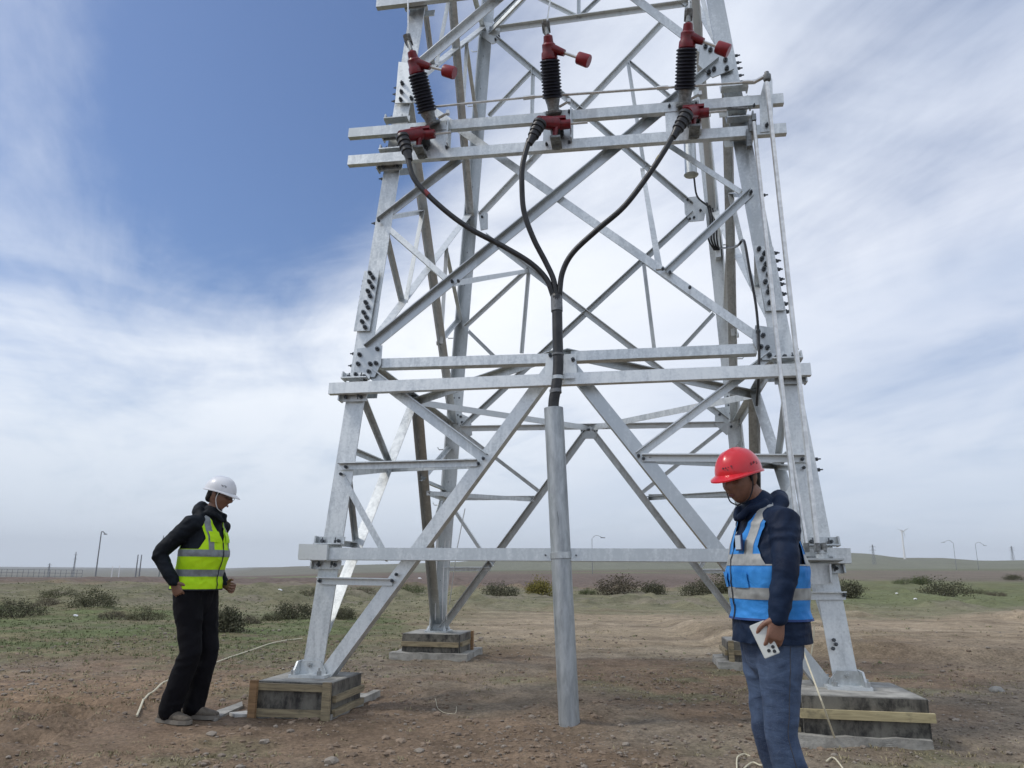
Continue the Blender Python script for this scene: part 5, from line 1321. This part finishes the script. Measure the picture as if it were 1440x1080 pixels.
for (x, y, s, lab) in ((1261, 835, .18, 'white stone left of the dark round bush at right'), (1330, 838, .22, 'white stone at the foot of the large right bush'), (1288, 850, .14, 'flat white stone on the grass below the right bushes'), (393, 837, .2, 'white stone beyond the left front leg'), (106, 868, .12, 'pale broken stone below the leftmost bushes'), (590, 800 + 14, .5, 'whitish lump far beyond the tower, left of the rear leg'), (676, 814, .45, 'whitish lump on the far field between the rear legs')):
    p = atZ(x, y, .13); s *= .45; vs, fs = stone_mesh(s, rnd, 2)
    o = MB().add([tuple(v) for v in vs], [tuple(f) for f in fs]).build('stone', WHITE, None); o.location = (p.x, p.y, g(p.x, p.y) + s * .2); tag(o, lab, 'stone', 'white stones on the grass')

# ------------------------------------------------------------------ shrubs
TWIG = mat('grey_brown_twigs', (.07, .055, .04), .95)
SH = {'dark': ((.048, .050, .028), (.128, .124, .072)), 'olive': ((.060, .062, .032), (.150, .145, .080)), 'brown': ((.065, .056, .038), (.160, .135, .092)), 'yellow': ((.10, .092, .02), (.26, .22, .05)), 'green': ((.050, .066, .024), (.125, .150, .056))}
LEAFM = {k: mat('shrub_leaf_' + k, v[1], .95, 0, build=leaf_build(*v)) for k, v in SH.items()}
def shrub(px_, by, w, h, kind, label, seed):
    r_ = random.Random(seed); p = atZ(px_, by, .13); D = p.y
    if by < 818: p = atY(px_, by, 95.)
    D = p.y; gz = g(p.x, p.y); W_ = w / FPX * D / 2; H_ = h / FPX * D
    t = thing('shrub', (p.x, p.y, gz), label, 'shrub', 'low shrubs on the plain')
    # stems
    mb = MB(); tips_ = []
    ns = 12
    for i in range(ns):
        a = r_.uniform(0, 6.28); rr_ = r_.random() ** .5; e = Vector((math.cos(a) * W_ * rr_ * .9, math.sin(a) * W_ * rr_ * .8, H_ * (1 - .6 * rr_ ** 2) * r_.uniform(.6, .88)))
        b0 = Vector((e.x * .35, e.y * .35, -.03)); m_ = b0.lerp(e, .5) + Vector((r_.gauss(0, .04), r_.gauss(0, .04), .05)) * H_
        mb.tube([b0 + p * 0, m_, e], [.014 * H_ + .004, .008 * H_ + .003, .003], 4); tips_ += [e, b0.lerp(e, .75), m_]
    o = mb.build('stems', TWIG, None); o.parent = t
    # clumps of small leaf faces through the volume
    V_ = []; F_ = []; k = 0; ncl = 62
    lumps = [Vector((r_.uniform(-.75, .75) * W_, r_.uniform(-.6, .6) * W_, 0)) for _ in range(5)]
    for c in range(ncl):
        a = r_.uniform(0, 6.28); rr_ = r_.random() ** .45; l_ = r_.choice(lumps)
        top = H_ * (1 - .6 * rr_ ** 2) * (.72 + .4 * mnoise.noise(Vector((math.cos(a) * rr_ * 2.2 + seed, math.sin(a) * rr_ * 2.2, 0))) + .18)
        cc = Vector((math.cos(a) * W_ * rr_, math.sin(a) * W_ * rr_ * .85, top * r_.uniform(.15, .95)))
        cs = H_ * r_.uniform(.09, .17) + .04 * W_
        for j in range(44):
            q = cc + Vector((r_.gauss(0, cs), r_.gauss(0, cs), r_.gauss(0, cs * .7)))
            if q.z < .0: q.z = abs(q.z) * .3
            s_ = H_ * r_.uniform(.024, .052); n1_ = Vector((r_.gauss(0, 1), r_.gauss(0, 1), r_.gauss(0, .8))).normalized(); u1 = n1_.orthogonal().normalized(); w1 = n1_.cross(u1)
            V_ += [tuple(q + u1 * s_), tuple(q + w1 * s_ * .62), tuple(q - u1 * s_), tuple(q - w1 * s_ * .62)]; F_.append((k, k + 1, k + 2, k + 3)); k += 4
    me = bpy.data.meshes.new('foliage'); me.from_pydata(V_, [], F_); me.materials.append(LEAFM[kind]); me.update()
    f = bpy.data.objects.new('foliage', me); COL.objects.link(f); f.parent = t
shr = [(25, 869, 66, 26, 'dark', 'dark wide shrub at the left edge of the picture'), (85, 846, 52, 15, 'olive', 'low shrub right of the leftmost dark shrub, farther off'), (128, 860, 56, 26, 'olive', 'olive shrub near the lamp post foot, left of the man'),
       (66, 852, 40, 13, 'brown', 'small brown shrub above the leftmost dark shrub'), (160, 872, 40, 13, 'brown', 'low brown shrub just below the olive one at left'), (205, 872, 46, 18, 'olive', 'low shrub behind the elbow of the man in yellow'),
       (318, 889, 38, 38, 'dark', 'round dark shrub just right of the man in yellow'), (412, 869, 46, 27, 'dark', 'round shrub left of the front left leg'), (350, 878, 30, 12, 'brown', 'small brown shrub between the man in yellow and the tower'),
       (382, 872, 26, 12, 'olive', 'tiny olive shrub next to the round one left of the tower'), (438, 838, 40, 12, 'olive', 'low shrub beyond the left front leg at beam height'), (508, 838, 40, 12, 'brown', 'brownish low shrub between the left legs'),
       (578, 836, 42, 13, 'green', 'low green shrub just left of the rear left leg'), (702, 838, 50, 22, 'dark', 'dark shrub left of the yellowish one behind the pipe'), (759, 839, 36, 26, 'yellow', 'yellowish shrub left of the conduit pipe'),
       (828, 836, 26, 10, 'green', 'tiny shrub just right of the conduit pipe'), (870, 837, 60, 29, 'brown', 'wide brown shrub right of the pipe'), (917, 836, 32, 21, 'dark', 'small round shrub beside the wide brown one'),
       (982, 839, 44, 24, 'dark', 'dark shrub left of the blue vest'), (1015, 838, 40, 28, 'olive', 'shrub half behind the blue vest'), (1193, 841, 36, 27, 'dark', 'dark shrub right of the right front leg'),
       (1272, 824, 30, 9, 'green', 'flat green shrub at right, left of the round one'), (1296, 824, 26, 15, 'green', 'small round green shrub far right'), (1329, 841, 62, 27, 'dark', 'large dark round bush far right'),
       (1372, 836, 30, 10, 'olive', 'low shrub right of the large dark bush'), (1402, 838, 26, 8, 'brown', 'tiny brown shrub near the right edge'), (1426, 822, 24, 9, 'dark', 'dark flat shrub at the right edge'), (1424, 800, 12, 7, 'dark', 'tiny dark far bush near the right edge'),
       (1160, 838, 20, 10, 'olive', 'little shrub seen left of the right front leg'), (484, 872, 30, 18, 'dark', 'dark shrub between the lower left leg braces')]
for i, a in enumerate(shr): shrub(*a, seed=100 + i)

# ------------------------------------------------------------------ far things
def post(x0, y0, x1, y1, D, r, label, arm=None, name='lamp_post', cat='lamp post', group=None, m=GREYP):
    b0 = atY(x0, y0, D); zg = g(b0.x, b0.y); b0.z = min(b0.z, zg) - .2; tp = atY(x1, y1, D)
    tp.x = b0.x; 
    t = thing(name, (b0.x, b0.y, zg), label, cat, group)
    MB().tube([b0, tp], [r, r * .7], 8).build('pole', m, t)
    if arm:
        ax_ = tp.x + arm[0] / FPX * D; e = Vector((ax_, tp.y, tp.z + arm[1] / FPX * D))
        MB().tube(smooth_path([tp, tp.lerp(e, .4) + Vector((0, 0, .25 * abs(ax_ - tp.x))), e], 4), r * .7, 6).build('arm', m, t)
        MB().box(e, Vector((abs(ax_ - tp.x) * .16 + .1, 0, 0)), Vector((0, .15, 0)), Vector((0, 0, .07))).build('lamp_head', m, t)
    return t
post(134, 812, 141, 748, 120, .11, 'leaning lamp post on the field left of the man in yellow', (6, -3), group='lamp posts on the plain')
post(224, 806, 226, 753, 150, .11, 'thin dark pole behind the elbow of the man in yellow', None, 'pole', 'pole', 'bare poles on the plain')
post(191, 807, 192, 780, 220, .20, 'left one of the pair of short poles near the lamp post', None, 'pole', 'pole', 'bare poles on the plain')
post(196, 807, 197, 780, 222, .20, 'right one of the pair of short poles near the lamp post', None, 'pole', 'pole', 'bare poles on the plain')
post(157, 808, 158, 796, 300, .2, 'faint short pole between the lamp post and the pole pair', None, 'pole', 'pole', 'bare poles on the plain', m=WHITE)
post(167, 808, 168, 795, 310, .2, 'faint short pole just left of the pole pair', None, 'pole', 'pole', 'bare poles on the plain', m=WHITE)
post(833, 797, 832, 757, 150, .06, 'lamp post with an arm to the right beyond the conduit pipe', (15, 1), group='lamp posts on the plain')
post(1344, 792, 1343, 764, 330, .10, 'lamp post with an arm to the left on the right skyline', (-14, 1), group='lamp posts on the plain')
post(1375, 792, 1374, 765, 330, .10, 'lamp post with an arm to the right near the right edge', (13, -2), group='lamp posts on the plain')
# fence on the left
def fence():
    D = 190; a = atY(-60, 812, D); c = atY(115, 811, D); z = lambda x: g(x, D)
    t = thing('fence', ((a.x + c.x) / 2, D, z((a.x + c.x) / 2)), 'long low metal fence at the far left horizon', 'fence')
    ztop = atY(50, 801, D).z
    for i in range(24):
        x = a.x + (c.x - a.x) * i / 23
        MB().tube([(x, D, z(x) - .1), (x, D, ztop)], .05, 4).build('fence_post', GREYP, t)
    for k in (0, .5, 1):
        zz_ = ztop - k * (ztop - z(c.x)) * .8
        MB().tube([(a.x, D, zz_), (c.x, D, zz_)], .05, 4).build('rail', GREYP, t)
fence()
def turbine(x, y0, y1, D, lab, blades=(.2, 2.3, 4.4), bl=22, sc=1.):
    b0 = atY(x, y0, D); tp = atY(x - (y0 - y1) * .1, y1, D); tp.x = b0.x; z0 = g(b0.x, D) - 1
    t = thing('wind_turbine', (b0.x, D, z0), lab, 'wind turbine', 'wind turbines on the skyline')
    MB().tube([(b0.x, D, z0), tuple(tp)], [2.0 * sc, 1.2 * sc], 12).build('tower', WHITE, t)
    MB().box(tp + Vector((0, -1, 0)), Vector((1.4 * sc, 0, 0)), Vector((0, 4 * sc, 0)), Vector((0, 0, 1.4 * sc))).build('nacelle', WHITE, t)
    rt = MB().lathe(tp + Vector((0, -5 * sc, 0)), (0, -1, 0), [(1.3 * sc, 0), (1.0 * sc, 1.2 * sc), (.2 * sc, 2 * sc)], 10).build('hub', WHITE, t)
    for a in blades:
        d = Vector((math.cos(a), 0, math.sin(a))); q = Vector((-math.sin(a), 0, math.cos(a))); o_ = tp + Vector((0, -6 * sc, 0))
        MB().prism([(-.8 * sc, -.2 * sc), (.8 * sc, -.05 * sc), (.8 * sc, .2 * sc), (-.8 * sc, .3 * sc)], o_, o_ + d * bl * .3, q, Vector((0, 1, 0))).add([o_ + d * bl * .3 - q * .8 * sc, o_ + d * bl * .3 + q * .8 * sc, o_ + d * bl, o_ + d * bl * .3 + Vector((0, .4 * sc, 0))], [(0, 1, 2), (0, 2, 3), (1, 3, 2)]).build('blade', WHITE, t)
turbine(1272, 782, 747, 1150, 'white wind turbine with tilted blades on the right skyline', (2.85, .5, 4.9), 11, .8)
# haze-pale lattice pylons far off
def pylon(x, y0, y1, D, lab, w=10):
    b0 = atY(x, y0, D); tp = atY(x, y1, D); z0 = g(b0.x, D) - .5; H_ = tp.z - z0; w = w / FPX * D
    t = thing('pylon', (b0.x, D, z0), lab, 'pylon', 'far pylons')
    mb = MB(); r = D * .0002
    for sx in (-1, 1):
        for sy in (-1, 1): mb.tube([(b0.x + sx * w * .22, D + sy * w * .22, z0), (b0.x + sx * w * .04, D + sy * w * .04, z0 + H_)], r, 4)
    for i in range(5):
        za, zb = z0 + H_ * i / 5, z0 + H_ * (i + 1) / 5; wa, wb = w * (.22 - .18 * i / 5), w * (.22 - .18 * (i + 1) / 5)
        mb.tube([(b0.x - wa, D, za), (b0.x + wb, D, zb)], r * .7, 4); mb.tube([(b0.x + wa, D, za), (b0.x - wb, D, zb)], r * .7, 4)
    mb.build('mast', GREYP, t)
    for k in (.72, .88): MB().tube([(b0.x - w * .5, D, z0 + H_ * k), (b0.x, D, z0 + H_ * (k + .04)), (b0.x + w * .5, D, z0 + H_ * k)], r, 4).build('cross_arm', GREYP, t)
pylon(1228, 779, 766, 900, 'small lattice pylon on the skyline right of the right leg', 9)
pylon(1424, 782, 768, 1300, 'faint lattice pylon at the right edge', 8)
pylon(68, 806, 792, 900, 'faint lattice pylon above the left fence', 6)
pylon(103, 806, 776, 900, 'faint tall pylon at the end of the left fence', 5)
# ------------------------------------------------------------------ air
def haze():
    me = bpy.data.meshes.new('haze'); mb = MB().box(Vector((0, 3200, 60)), Vector((5600, 0, 0)), Vector((0, 3600, 0)), Vector((0, 0, 150)))
    m = bpy.data.materials.new('haze_air'); m.use_nodes = True; t = m.node_tree; t.nodes.clear()
    o_ = t.nodes.new('ShaderNodeOutputMaterial'); v = t.nodes.new('ShaderNodeVolumePrincipled'); v.inputs['Density'].default_value = .00013; v.inputs['Color'].default_value = (.86, .91, .97, 1)
    t.links.new(v.outputs[0], o_.inputs['Volume'])
    o = mb.build('haze', m, None); o['kind'] = 'stuff'
haze()
